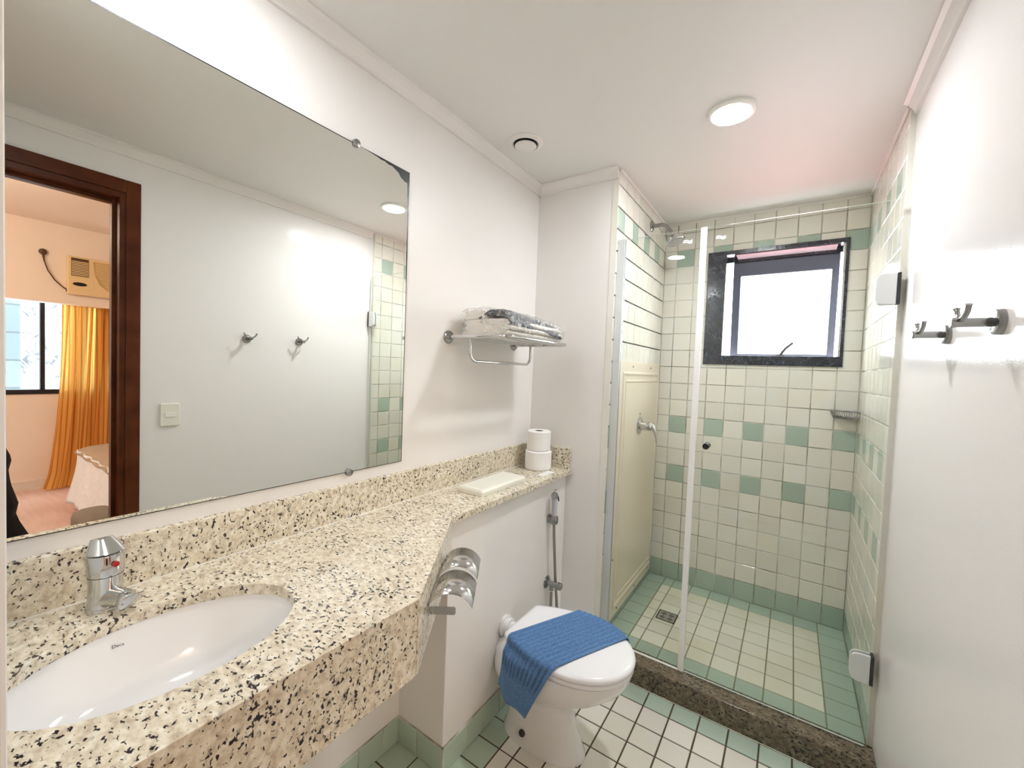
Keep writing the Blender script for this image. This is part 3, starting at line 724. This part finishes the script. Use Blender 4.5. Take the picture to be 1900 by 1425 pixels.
m.loft([[(.2265+.075*t, TY+.01+math.cos(2*PI*i/28)*(.062+.03*math.sin(t*PI*.5)), .235+math.sin(2*PI*i/28)*(.085+.02*math.sin(t*PI*.5))) for i in range(28)] for t in (0, .15, .4, .7, 1.0)])
build(m, 'bowl', porcelain, tl, smooth=60)
def lid_outline(inset, z, dz=0):
    pts = []
    cx, cy2 = .545, TY
    A = .222-inset; Bw = .184-inset
    n = 40
    for i in range(n+1):
        t = -PI/2*1.02+PI*1.02*i/n
        pts.append((cx+math.copysign(abs(math.cos(t))**1.0, math.cos(t))*A, cy2+math.sin(t)*Bw, z))
    xb = .312+inset; hb_ = .118-inset
    k = 8
    for i in range(1, k):        # taper back to the hinge side
        t = i/k; pts.append((cx-(cx-xb)*t, cy2+Bw-(Bw-hb_)*(t**1.9), z))
    pts += [(xb+.006, cy2+hb_+.002, z), (xb, cy2+hb_-.008, z), (xb, cy2-hb_+.008, z), (xb+.006, cy2-hb_-.002, z)]
    for i in range(k-1, 0, -1):
        t = i/k; pts.append((cx-(cx-xb)*t, cy2-Bw+(Bw-hb_)*(t**1.9), z))
    return pts
build(MB().loft([lid_outline(.012, .385), lid_outline(.004, .388), lid_outline(.004, .401), lid_outline(.012, .404)]), 'seat', seat_m, tl, smooth=50)
build(MB().loft([lid_outline(.010, .4045), lid_outline(.001, .407), lid_outline(0, .414), lid_outline(.004, .4215), lid_outline(.016, .4255), lid_outline(.05, .428), lid_outline(.09, .429)]), 'lid', seat_m, tl, smooth=60)
build(MB().lathe([(.0125, 0), (.0125, .007), (.009, .012), (.002, .014)], (.392, 1.2885, .052), (0,-1,0), 18), 'bolt_cap', rubber, tl, smooth=40)
m = MB().lathe([(.040, 0), (.042, .004), (.042, .012), (.032, .014), (.032, .022), (.036, .026), (.036, .034), (.026, .036), (.026, .085)], (XL, TY+.012, .352), (1,0,0), 28)
build(m, 'flush_pipe', porcelain, tl, smooth=40)

# bath mat over the lid
blue = mat('blue_terry', (.085, .185, .385), .95); 
L(blue, noise_col(blue, 160, [(.35, (.085, .18, .36)), (.65, (.13, .265, .50))], detail=3), P_(blue).inputs['Base Color'])
bump(blue, 700, .5, .0012)
zl = .4305
lo = [(x, y) for x, y, z in lid_outline(0, 0)]
def edge_y(x, side):
    best = None
    for i in range(len(lo)):
        (xa, ya_), (xb_, yb_) = lo[i], lo[(i+1) % len(lo)]
        if (xa-x)*(xb_-x) <= 0 and xa != xb_:
            y = ya_+(yb_-ya_)*(x-xa)/(xb_-xa)
            if best is None or y*side > best*side: best = y
    return best
Lm = Vector((.481, 1.540)); dirm = Vector((-.43, -.903)).normalized(); wdm = Vector((.903, -.31)).normalized()
bo = [(x, y) for x, y, z in egg(.288, .760, .184, 0)]
def edge_of(poly, x, side):
    best = None
    for i in range(len(poly)):
        (xa, ya_), (xb_, yb_) = poly[i], poly[(i+1) % len(poly)]
        if (xa-x)*(xb_-x) <= 0 and xa != xb_:
            y = ya_+(yb_-ya_)*(x-xa)/(xb_-xa)
            if best is None or y*side > best*side: best = y
    return best
def matpt(u, v):
    s = -.05+.575*u                  # along the mat; s=0 near the far edge of the lid
    p = Lm+wdm*(.222*v)+dirm*s
    rib = .0036*math.sin(v*11.5*2*PI)*min(1, max(0, (.83-u)/.02))
    xq = min(max(p.x, .33), .755); yn, yf = edge_of(lo, xq, -1), edge_of(lo, xq, 1)
    on, of, r = yn-p.y, p.y-yf, .016
    if on > -r:
        t = on+r; drift = -dirm.x/dirm.y*0
        x = p.x-(dirm.x*t)*(1-(.25+.75*v)) if t > 0 else p.x
        if t < r*PI/2:
            a = t/r; return (x, yn+r-r*math.sin(a)-.004-rib*math.sin(a), zl-r+r*math.cos(a)+rib*math.cos(a))
        dn = t-r*PI/2; xq2 = min(max(x, .33), .755); yb = min(yn, edge_of(bo, xq2, -1))
        k = min(1, dn/.035); k = k*k*(3-2*k)
        return (x, yn-.004+(yb-yn-.010)*k-rib-.006*math.sin(v*5+1)*min(1, dn/.1), zl-r-dn)
    if of > -r:
        t = of+r
        if t < r*PI/2: a = t/r; return (p.x, yf-r+r*math.sin(a)+.004, zl-r+r*math.cos(a)+rib)
        return (p.x, yf+.006, zl-r-(t-r*PI/2))
    return (p.x, p.y, zl+rib)
tag(build(MB().grid(matpt, 80, 130), 'bath_mat', blue, smooth=80, solid=.004), 'ribbed blue bath mat draped across the toilet lid', 'bath mat')

# bidet sprayer and its valve
lav = mat('pale_lavender_plastic', (.56, .55, .62), .35); hose_m = mat('braided_steel_hose', (.36, .33, .29), .35, .8)
bs = thing('bidet_sprayer', (XL, 1.735, .70), 'hand bidet sprayer hanging on the low wall behind the toilet', 'bidet sprayer')
br = MB().tube([(XL, 1.735, .700), (XL+.020, 1.735, .700)], .021, 20); br.lathe([(.016, -.020), (.020, -.012), (.021, 0), (.020, .012), (.016, .018)], (XL+.030, 1.730, .702), (0,0,1), 20)
build(br, 'wall_bracket', chrome_dark, bs, smooth=45)
build(MB().tube([(XL+.030, 1.730, .716), (XL+.031, 1.730, .745), (XL+.031, 1.730, .790), (XL+.027, 1.728, .812), (XL+.020, 1.725, .822)], [.010, .013, .015, .014, .011], 16), 'handle', lav, bs, smooth=60)
hdm = Vector((.9, -.5, .15)).normalized()
build(MB().lathe([(.010, -.012), (.016, -.004), (.018, .004), (.0165, .008), (.002, .009)], (XL+.036, 1.712, .822), hdm, 24), 'spray_face', chrome_dark, bs, smooth=45)
build(MB().tube([(XL+.031, 1.742, .812), (XL+.034, 1.754, .806), (XL+.036, 1.760, .785)], [.004, .0045, .003], 8), 'trigger', black_m, bs, smooth=60)
build(MB().tube([(XL+.020, 1.738, .820), (XL+.020, 1.742, .838), (XL+.024, 1.748, .842), (XL+.027, 1.750, .836)], .002, 6), 'hook_loop', chrome, bs, smooth=60)
build(MB().tube([(XL+.030, 1.731, .690), (XL+.031, 1.735, .62), (XL+.033, 1.745, .52), (XL+.035, 1.757, .42), (XL+.038, 1.775, .30), (XL+.040, 1.787, .20), (XL+.036, 1.785, .13), (XL+.030, 1.765, .10), (XL+.028, 1.745, .13), (XL+.028, 1.738, .22), (XL+.028, 1.737, .345)], .0068, 10), 'hose', hose_m, bs, smooth=60)
av = thing('angle_valve', (XL, 1.737, .388), 'dark chrome angle valve under the bidet sprayer on the low wall', 'valve')
build(MB().lathe([(.031, 0), (.030, .004), (.018, .010), (.012, .012)], (XL, 1.737, .388), (1,0,0), 24), 'flange', chrome_dark, av, smooth=40)
build(MB().tube([(XL+.008, 1.737, .388), (XL+.058, 1.737, .388)], .0135, 16).tube([(XL+.028, 1.737, .388), (XL+.028, 1.737, .356)], [.010, .011], 14), 'body', chrome_dark, av, smooth=45)
build(MB().lathe([(.011, 0), (.018, .004), (.018, .022), (.014, .026), (.002, .027)], (XL+.055, 1.737, .388), (1,0,0), 8), 'knob', chrome_dark, av)

# ================================================================== RIGHT WALL THINGS
def hook(y, z, label):
    t = thing('robe_hook', (W, y, z), label, 'robe hook', 'robe hooks on the right wall')
    build(MB().lathe([(.0235, 0), (.0235, .004), (.0225, .010), (.0215, .0105)], (W, y, z), (-1,0,0), 32), 'wall_rose', chrome_dark, t, smooth=40)
    build(MB().lathe([(.0072, .009), (.0085, .011), (.0085, .058), (.0095, .060), (.0095, .0645), (.008, .066)], (W, y, z), (-1,0,0), 20), 'post', chrome_dark, t, smooth=40)
    for s in (-1, 1):
        p0 = Vector((W-.055, y, z+.002))
        build(MB().tube([p0, p0+Vector((.003, s*.018, .007)), p0+Vector((.004, s*.028, .016)), p0+Vector((.004, s*.0325, .0255)), p0+Vector((.004, s*.0335, .0275))], [.0045, .0045, .0042, .0042, .0058], 10), 'prong', chrome_dark, t, smooth=50)
hook(1.106, 1.526, 'nearer chrome double robe hook on the right wall')
hook(1.411, 1.531, 'farther chrome double robe hook on the right wall, nearer the shower')
sw = thing('light_switch', (W, .755, 1.11), 'ivory light switch beside the brown door frame, seen in the mirror', 'light switch')
build(MB().loft([[(x, y, z) for y, z in rrect(.714+i, .796-i, 1.053+i, 1.169-i, .006, 3)] for x, i in ((W, 0), (W-.006, 0), (W-.009, .003))]), 'plate', off_white, sw, bevel=.001)
build(MB().box((W-.0125, .734, 1.100), (W-.0085, .779, 1.122)), 'rocker', white_p, sw, bevel=.001)
# door frame seen in the mirror
df = bpy.data.objects.new('door_1', None); COL.objects.link(df); df.location = (W, .2, 0); ORG['door_1'] = Vector(df.location)
struct(df, 'dark red-brown wooden door frame seen in the mirror')
m = MB().box((W-.012, .583, 0), (W+.002, .637, 2.217)).box((W-.012, -.293, 0), (W+.002, -.24, 2.217)).box((W-.012, -.24, 2.158), (W+.002, .583, 2.217))
build(m, 'casing', wood, df, bevel=.003)
m = MB().box((W-.004, .562, 0), (W+DJ+.004, .586, 2.160)).box((W-.004, -.243, 0), (W+DJ+.004, -.219, 2.160)).box((W-.004, -.219, 2.132), (W+DJ+.004, .562, 2.160))
build(m, 'jamb', wood, df, bevel=.002)
m = MB().box((W+.055, .548, 0), (W+.095, .563, 2.135)).box((W+.055, -.22, 0), (W+.095, -.205, 2.135)).box((W+.055, -.205, 2.115), (W+.095, .548, 2.135))
build(m, 'door_stop', wood, df, bevel=.002)
m = MB().box((W+DJ-.001, .575, 0), (W+DJ+.012, .64, 2.217)).box((W+DJ-.001, -.293, 0), (W+DJ+.012, -.235, 2.217)).box((W+DJ-.001, -.235, 2.15), (W+DJ+.012, .575, 2.217))
build(m, 'outer_casing', wood, df, bevel=.002)

# ================================================================== CEILING THINGS
def downlight(x, y, label, m_):
    cl = thing('ceiling_light', (x, y, ZC), label, 'ceiling light')
    build(MB().lathe([(.080, 0), (.080, -.006), (.077, -.010), (.066, -.012), (.066, -.004)], (x, y, ZC), (0,0,1), 48, cap=False), 'rim', white_p, cl, smooth=40)
    build(MB().lathe([(.066, -.0085), (.03, -.0110), (.001, -.0112)], (x, y, ZC), (0,0,1), 48), 'diffuser', m_, cl, smooth=60)
downlight(.926, 1.692, 'bright round white light on the ceiling near the shower', lamp_m)
downlight(.333, .335, 'round ceiling light above the sink, showing only as a reflection in the shower glass', emis('led_diffuser_dim', (.95, .975, 1), 50.0))
vt = thing('ceiling_vent', (.172, 1.488, ZC), 'round white disc vent on the ceiling above the towel rack', 'vent')
build(MB().lathe([(.074, 0), (.074, -.004), (.068, -.010), (.056, -.012), (.052, -.008), (.052, -.001)], (.172, 1.488, ZC), (0,0,1), 44, cap=False), 'ring', white_trim, vt, smooth=40)
build(MB().lathe([(.0515, -.0008), (.001, -.0009)], (.172, 1.488, ZC), (0,0,1), 40), 'dark_throat', black_m, vt)
build(MB().lathe([(.010, -.001), (.010, -.012), (.043, -.0135), (.046, -.0165), (.043, -.019), (.001, -.0205)], (.172, 1.488, ZC), (0,0,1), 40), 'disc', white_trim, vt, smooth=40)

# ================================================================== BEDROOM (seen in the mirror through the doorway)
BX, BZ = 5.20, 2.69
wfl = mat('pale_pink_wood_floor', (.62, .42, .35), .32)
mp = N(wfl, 'ShaderNodeMapping'); mp.inputs['Scale'].default_value = (1.2, 9, 1); L(wfl, obj_coord(wfl), mp.inputs['Vector'])
L(wfl, noise_col(wfl, 3, [(.3, (.64, .46, .42)), (.7, (.76, .58, .55))], vec=mp.outputs['Vector']), P_(wfl).inputs['Base Color'])
struct(build(MB().box((W, -1.6, -.12), (BX+.1, 2.7, 0)), 'floor_bedroom', wfl), 'pale pinkish wood floor of the bedroom seen in the mirror')
struct(build(MB().box((W+.001, -1.6, BZ), (BX+.1, 2.7, BZ+.1)), 'ceiling_bedroom', peach))
struct(build(MB().box((W+DJ, -1.62, 0), (BX+.1, -1.5, BZ)), 'wall_bedroom_left', peach))
struct(build(MB().box((W+DJ+.0, 2.6, 0), (BX+.1, 2.72, BZ)), 'wall_bedroom_right', peach))
struct(build(MB().box((W+DJ-.02, 1.96, 0), (W+DJ, 2.7, BZ)), 'wall_bedroom_near', peach))
wy0, wy1, wz0, wz1 = -.1, 1.2, .972, 2.45
m = MB().box((BX, -1.5, 0), (BX+.12, wy0, BZ)).box((BX, wy1, 0), (BX+.12, 2.6, BZ)).box((BX, wy0, 0), (BX+.12, wy1, wz0)).box((BX, wy0, wz1), (BX+.12, wy1, BZ))
struct(build(m, 'wall_bedroom_window', peach), 'peach bedroom wall under the window seen in the mirror')
struct(build(MB().box((5.02, -1.5, 1.900), (BX-.03, 2.6, BZ)), 'trim_5', peach, bevel=.003), 'peach boxed beam above the bedroom window')
struct(build(MB().box((BX-.014, -1.5, 0), (BX, 2.6, .085)).box((BX-.018, -1.5, .085), (BX, 2.6, .097)), 'baseboard_bedroom', white_trim))
w2 = bpy.data.objects.new('window_2', None); COL.objects.link(w2); w2.location = (BX, .55, wz0); ORG['window_2'] = Vector(w2.location); struct(w2, 'dark framed bedroom window seen in the mirror')
dkal = mat('dark_bronze_aluminium', (.03, .03, .04), .3, .5)
build(ring_frame(MB(), 'x', BX-.012, BX+.06, (wy0, wy1, wz0, wz1), (wy0+.05, wy1-.05, wz0+.046, wz1-.05)), 'frame', dkal, w2, bevel=.003)
build(MB().box((BX-.006, .772, wz0+.04), (BX+.045, .806, wz1-.04)), 'mullion', dkal, w2, bevel=.003)
build(MB().box((BX+.02, wy0+.04, wz0+.04), (BX+.024, wy1-.04, wz1-.04)), 'pane', pane_m, w2)
# curtain
cur = bpy.data.materials.new('orange_striped_voile'); cur.use_nodes = True
b = P_(cur); b.inputs['Roughness'].default_value = .8
at = N(cur, 'ShaderNodeTexCoord'); sp_ = N(cur, 'ShaderNodeSeparateXYZ'); L(cur, at.outputs['UV'], sp_.inputs[0])
wvn = N(cur, 'ShaderNodeMath', operation='MULTIPLY'); wvn.inputs[1].default_value = 26*2*PI; L(cur, sp_.outputs['X'], wvn.inputs[0])
sn = N(cur, 'ShaderNodeMath', operation='SINE'); L(cur, wvn.outputs[0], sn.inputs[0])
mrn = N(cur, 'ShaderNodeMapRange'); mrn.inputs['From Min'].default_value = .55; mrn.inputs['From Max'].default_value = .8; L(cur, sn.outputs[0], mrn.inputs['Value'])
ccol = mixrgb(cur, (.90, .56, .17), (.60, .27, .05), mrn.outputs['Result']); L(cur, ccol, b.inputs['Base Color'])
tl_ = N(cur, 'ShaderNodeBsdfTranslucent'); L(cur, ccol, tl_.inputs['Color'])
mx_ = N(cur, 'ShaderNodeMixShader'); mx_.inputs[0].default_value = .55
L(cur, b.outputs[0], mx_.inputs[1]); L(cur, tl_.outputs[0], mx_.inputs[2]); L(cur, mx_.outputs[0], cur.node_tree.nodes['Material Output'].inputs['Surface'])
def curt(u, v):
    z = 1.915-1.895*v
    y = .915+.56*u - (1-u)*(.02*v+.10*v**2.2) + .012*math.sin(u*40+3*v)
    x = 5.135+.026*math.sin(u*2*PI*9+1.5*math.sin(3*v))*(1-.3*v)+.012*math.sin(u*31)-.05*v*v
    if v > .93: x -= (v-.93)*1.2; y -= (v-.93)*.5*(1-u)
    return (x, y, max(z, .006))
m = MB().grid(curt, 140, 40)
co = build(m, 'curtain', cur, smooth=80, flip_check=False)
uvl = co.data.uv_layers.new(name='UVMap')
nvv = 41
for lp in co.data.loops:
    i, j = divmod(lp.vertex_index, nvv); uvl.data[lp.index].uv = (i/140, j/40)
tag(co, 'orange striped curtain beside the bedroom window, seen in the mirror', 'curtain')
# bed
bd = thing('bed', (3.2, 1.5, 0), 'bed with white sheets and tan blanket, seen in the mirror', 'bed')
sheet = mat('white_sheet', (.80, .88, 1.0), .8); bump(sheet, 9, .6, .03, 4)
blanket = mat('tan_knit_blanket', (.47, .37, .28), .9); bump(blanket, 140, .8, .006)
bx0, bx1, by0, by1 = 2.10, 4.10, .86, 2.25
m = MB(); rnd = random.Random(11)
def drape(u, v):   # sheet hanging down the side that faces the doorway
    x = bx0+(bx1-bx0)*u; z = .545-.46*v
    y = by0-.006-.05*v*v+.012*v*math.sin(u*23)+.008*math.sin(u*51+4*v)
    return (x, y, z)
m.grid(drape, 90, 16)
build(m, 'hanging_sheet', sheet, bd, smooth=70, solid=.006)
build(MB().box((bx0, by0+.01, .26), (bx1-.02, by1, .545)), 'mattress', sheet, bd, bevel=.05, seg=4)
build(MB().box((bx0, by0+.04, .04), (bx1-.04, by1, .26)), 'base', mat('beige_bed_base', (.55, .42, .33), .8), bd, bevel=.01)
def blank(u, v):
    x = bx0+(bx1-bx0)*u+.02*math.sin(v*7)*u; y = by0+.0+(by1-by0)*v-.012*(1 if v == 0 else 0)
    e = max(0, 1-v*18)
    return (x, y-.008*e, .556+.006*math.sin(u*37+v*11)-.035*e*e)
build(MB().grid(blank, 60, 36), 'blanket', blanket, bd, smooth=70, solid=.018)
gs = thing('grey_stool', (2.5, .69, 0), 'grey upholstered stool at the bottom edge of the mirror, before the bed', 'stool')
build(MB().loft([[(x, y, z) for x, y in rrect(2.32+i, 2.68-i, .588+i, .785-i, .05, 6)] for z, i in ((.12, .0), (.34, .0), (.375, .008), (.390, .03))]), 'cushion', mat('grey_brown_fabric', (.26, .23, .20), .8), gs, smooth=60)
for x, y in ((2.37, .63), (2.63, .63), (2.37, .745), (2.63, .745)):
    build(MB().lathe([(.012, 0), (.016, .13)], (x, y, 0), (0,0,1), 12), 'leg', wood, gs)
# wall air conditioner
ac = thing('air_conditioner', (4.99, 1.26, 2.0), 'cream window air conditioner above the bedroom curtain, seen in the mirror', 'air conditioner')
acm = mat('aged_cream_plastic', (.78, .62, .36), .45); acd = mat('dark_brown_grille', (.10, .05, .02), .6); act = mat('tan_grille', (.52, .37, .17), .6)
AX = 4.955
build(MB().box((AX, .927, 2.004), (5.0205, 1.60, 2.388)), 'body', acm, ac, bevel=.008)
build(MB().box((AX-.004, .953, 2.192), (AX-.0005, 1.079, 2.372)), 'louver_opening', acd, ac)
m = MB()
for k in range(9): m.box((AX-.009, .955, 2.200+k*.0165), (AX-.0045, 1.077, 2.2085+k*.0165))
build(m, 'louvers', acm, ac)
pg = [(1.111, 2.362), (1.56, 2.362), (1.56, 2.05), (1.30, 2.052), (1.22, 2.075), (1.16, 2.13), (1.125, 2.22)]
build(MB().loft([[(x, y, z) for y, z in pg] for x in (AX-.0005, AX-.004)]), 'intake_grille', act, ac)
m = MB()
for k in range(15):
    z = 2.075+k*.019; yl = 1.12 if z > 2.22 else (1.13+(2.22-z)*.6)
    m.box((AX-.006, yl+.01, z), (AX-.0045, 1.55, z+.006))
build(m, 'intake_slats', acm, ac)
pl = rrect(.94, 1.12, 2.055, 2.165, .04, 6)
build(MB().loft([[(x, y, z) for y, z in pl] for x in (AX-.0005, AX-.003)]), 'control_cover', acm, ac, bevel=.001)
el = [(1.015+.052*math.cos(2*PI*i/28), 2.110+.019*math.sin(2*PI*i/28)) for i in range(28)]
build(MB().loft([[(x, y, z) for y, z in el] for x in (AX-.0035, AX-.006)]), 'control_window', black_m, ac)
brn = mat('brown_cord', (.10, .04, .015), .5)
build(MB().tube([(5.005, .769, 2.375), (4.99, .769, 2.345), (4.99, .775, 2.30), (4.99, .80, 2.21), (4.99, .845, 2.125), (4.99, .90, 2.065), (4.985, .925, 2.045), (4.985, .932, 2.02)], [.012, .009, .006, .006, .006, .006, .007, .008], 10), 'power_cord', brn, ac, smooth=60)
ow = thing('power_outlet', (5.02, .769, 2.39), 'brown plug in a round wall outlet left of the air conditioner', 'outlet')
build(MB().lathe([(.042, 0), (.040, .006), (.005, .007)], (5.02, .769, 2.385), (-1,0,0), 24), 'plate', white_p, ow, smooth=40)
build(MB().lathe([(.030, 0), (.028, .020), (.014, .028), (.002, .030)], (5.0135, .769, 2.388), (-1,0,0), 20), 'plug', brn, ow, smooth=40)
# stand-in for an unidentified dark shape at the mirror's left edge
ctm = mat('black_cloth', (.006, .006, .007), .9)
prof = [(.02, .49, 0), (.0, .47, .10), (.0, .43, .22), (0, .372, .41), (0, .335, .50), (0, .322, .545), (0, .330, .60), (0, .305, .70), (0, .300, .735), (0, .296, .78), (0, .306, .83), (0, .302, .86), (0, .285, .91), (0, .25, .95), (0, .16, .985)]
rings = []
for _, ye, z in prof:
    cyy = .10; rr_ = ye-cyy
    rings.append([(2.22+.20*math.cos(2*PI*i/40)*(.5+rr_*1.2)*(1+.04*math.sin(i*1.9+z*3)), cyy+rr_*math.sin(2*PI*i/40)*(1+.02*math.sin(i*2.3+z*5)), z) for i in range(40)])
tag(build(MB().loft(rings), 'black_silhouette', ctm, smooth=70), 'black garment standing at the left edge of the mirror reflection', 'silhouette')

# ================================================================== OUTSIDE
fac = mat('pale_blue_tiled_facade', (.30, .40, .45), .4)
cf = obj_coord(fac); bk = N(fac, 'ShaderNodeTexBrick'); bk.offset = 0.0
bk.inputs['Color1'].default_value = (.040, .062, .072, 1); bk.inputs['Color2'].default_value = (.058, .078, .088, 1); bk.inputs['Mortar'].default_value = (.022, .032, .042, 1)
bk.inputs['Scale'].default_value = 1.0; bk.inputs['Mortar Size'].default_value = .012; bk.inputs['Brick Width'].default_value = .55; bk.inputs['Row Height'].default_value = .42
mpf = N(fac, 'ShaderNodeMapping'); mpf.inputs['Rotation'].default_value = (0, PI/2, PI/2); L(fac, cf, mpf.inputs['Vector'])
sx_ = N(fac, 'ShaderNodeSeparateXYZ'); L(fac, cf, sx_.inputs[0]); cb = N(fac, 'ShaderNodeCombineXYZ'); L(fac, sx_.outputs['Y'], cb.inputs['X']); L(fac, sx_.outputs['Z'], cb.inputs['Y'])
L(fac, cb.outputs[0], bk.inputs['Vector'])
sq = noise_col(fac, 2.6, [(.40, (.10, .105, .11)), (.49, (.09, .10, .105)), (.50, (.028, .036, .05)), (.52, (.028, .036, .05)), (.53, (.10, .107, .112))], detail=2, dist=2.2)
pm_ = N(fac, 'ShaderNodeMapRange'); pm_.inputs['From Min'].default_value = .98; pm_.inputs['From Max'].default_value = 1.0; L(fac, sx_.outputs['Y'], pm_.inputs['Value'])
L(fac, mixrgb(fac, bk.outputs['Color'], sq, pm_.outputs['Result']), P_(fac).inputs['Base Color'])
tag(build(MB().box((8.6, -3, -8), (9.4, 4.5, 9)), 'facade_building', fac), 'pale blue gridded building outside the bedroom window, in the mirror', 'building')
pink = mat('pink_bounce_paint', (.40, .17, .19), .8)  # unseen roof, added to bounce pink light onto the shower ceiling
tag(build(MB().box((-5, 5.0, -3.2), (9, 16, -2.2)), 'pink_bounce_roof', pink), 'unseen pink roof added below the shower window to bounce light', 'roof')
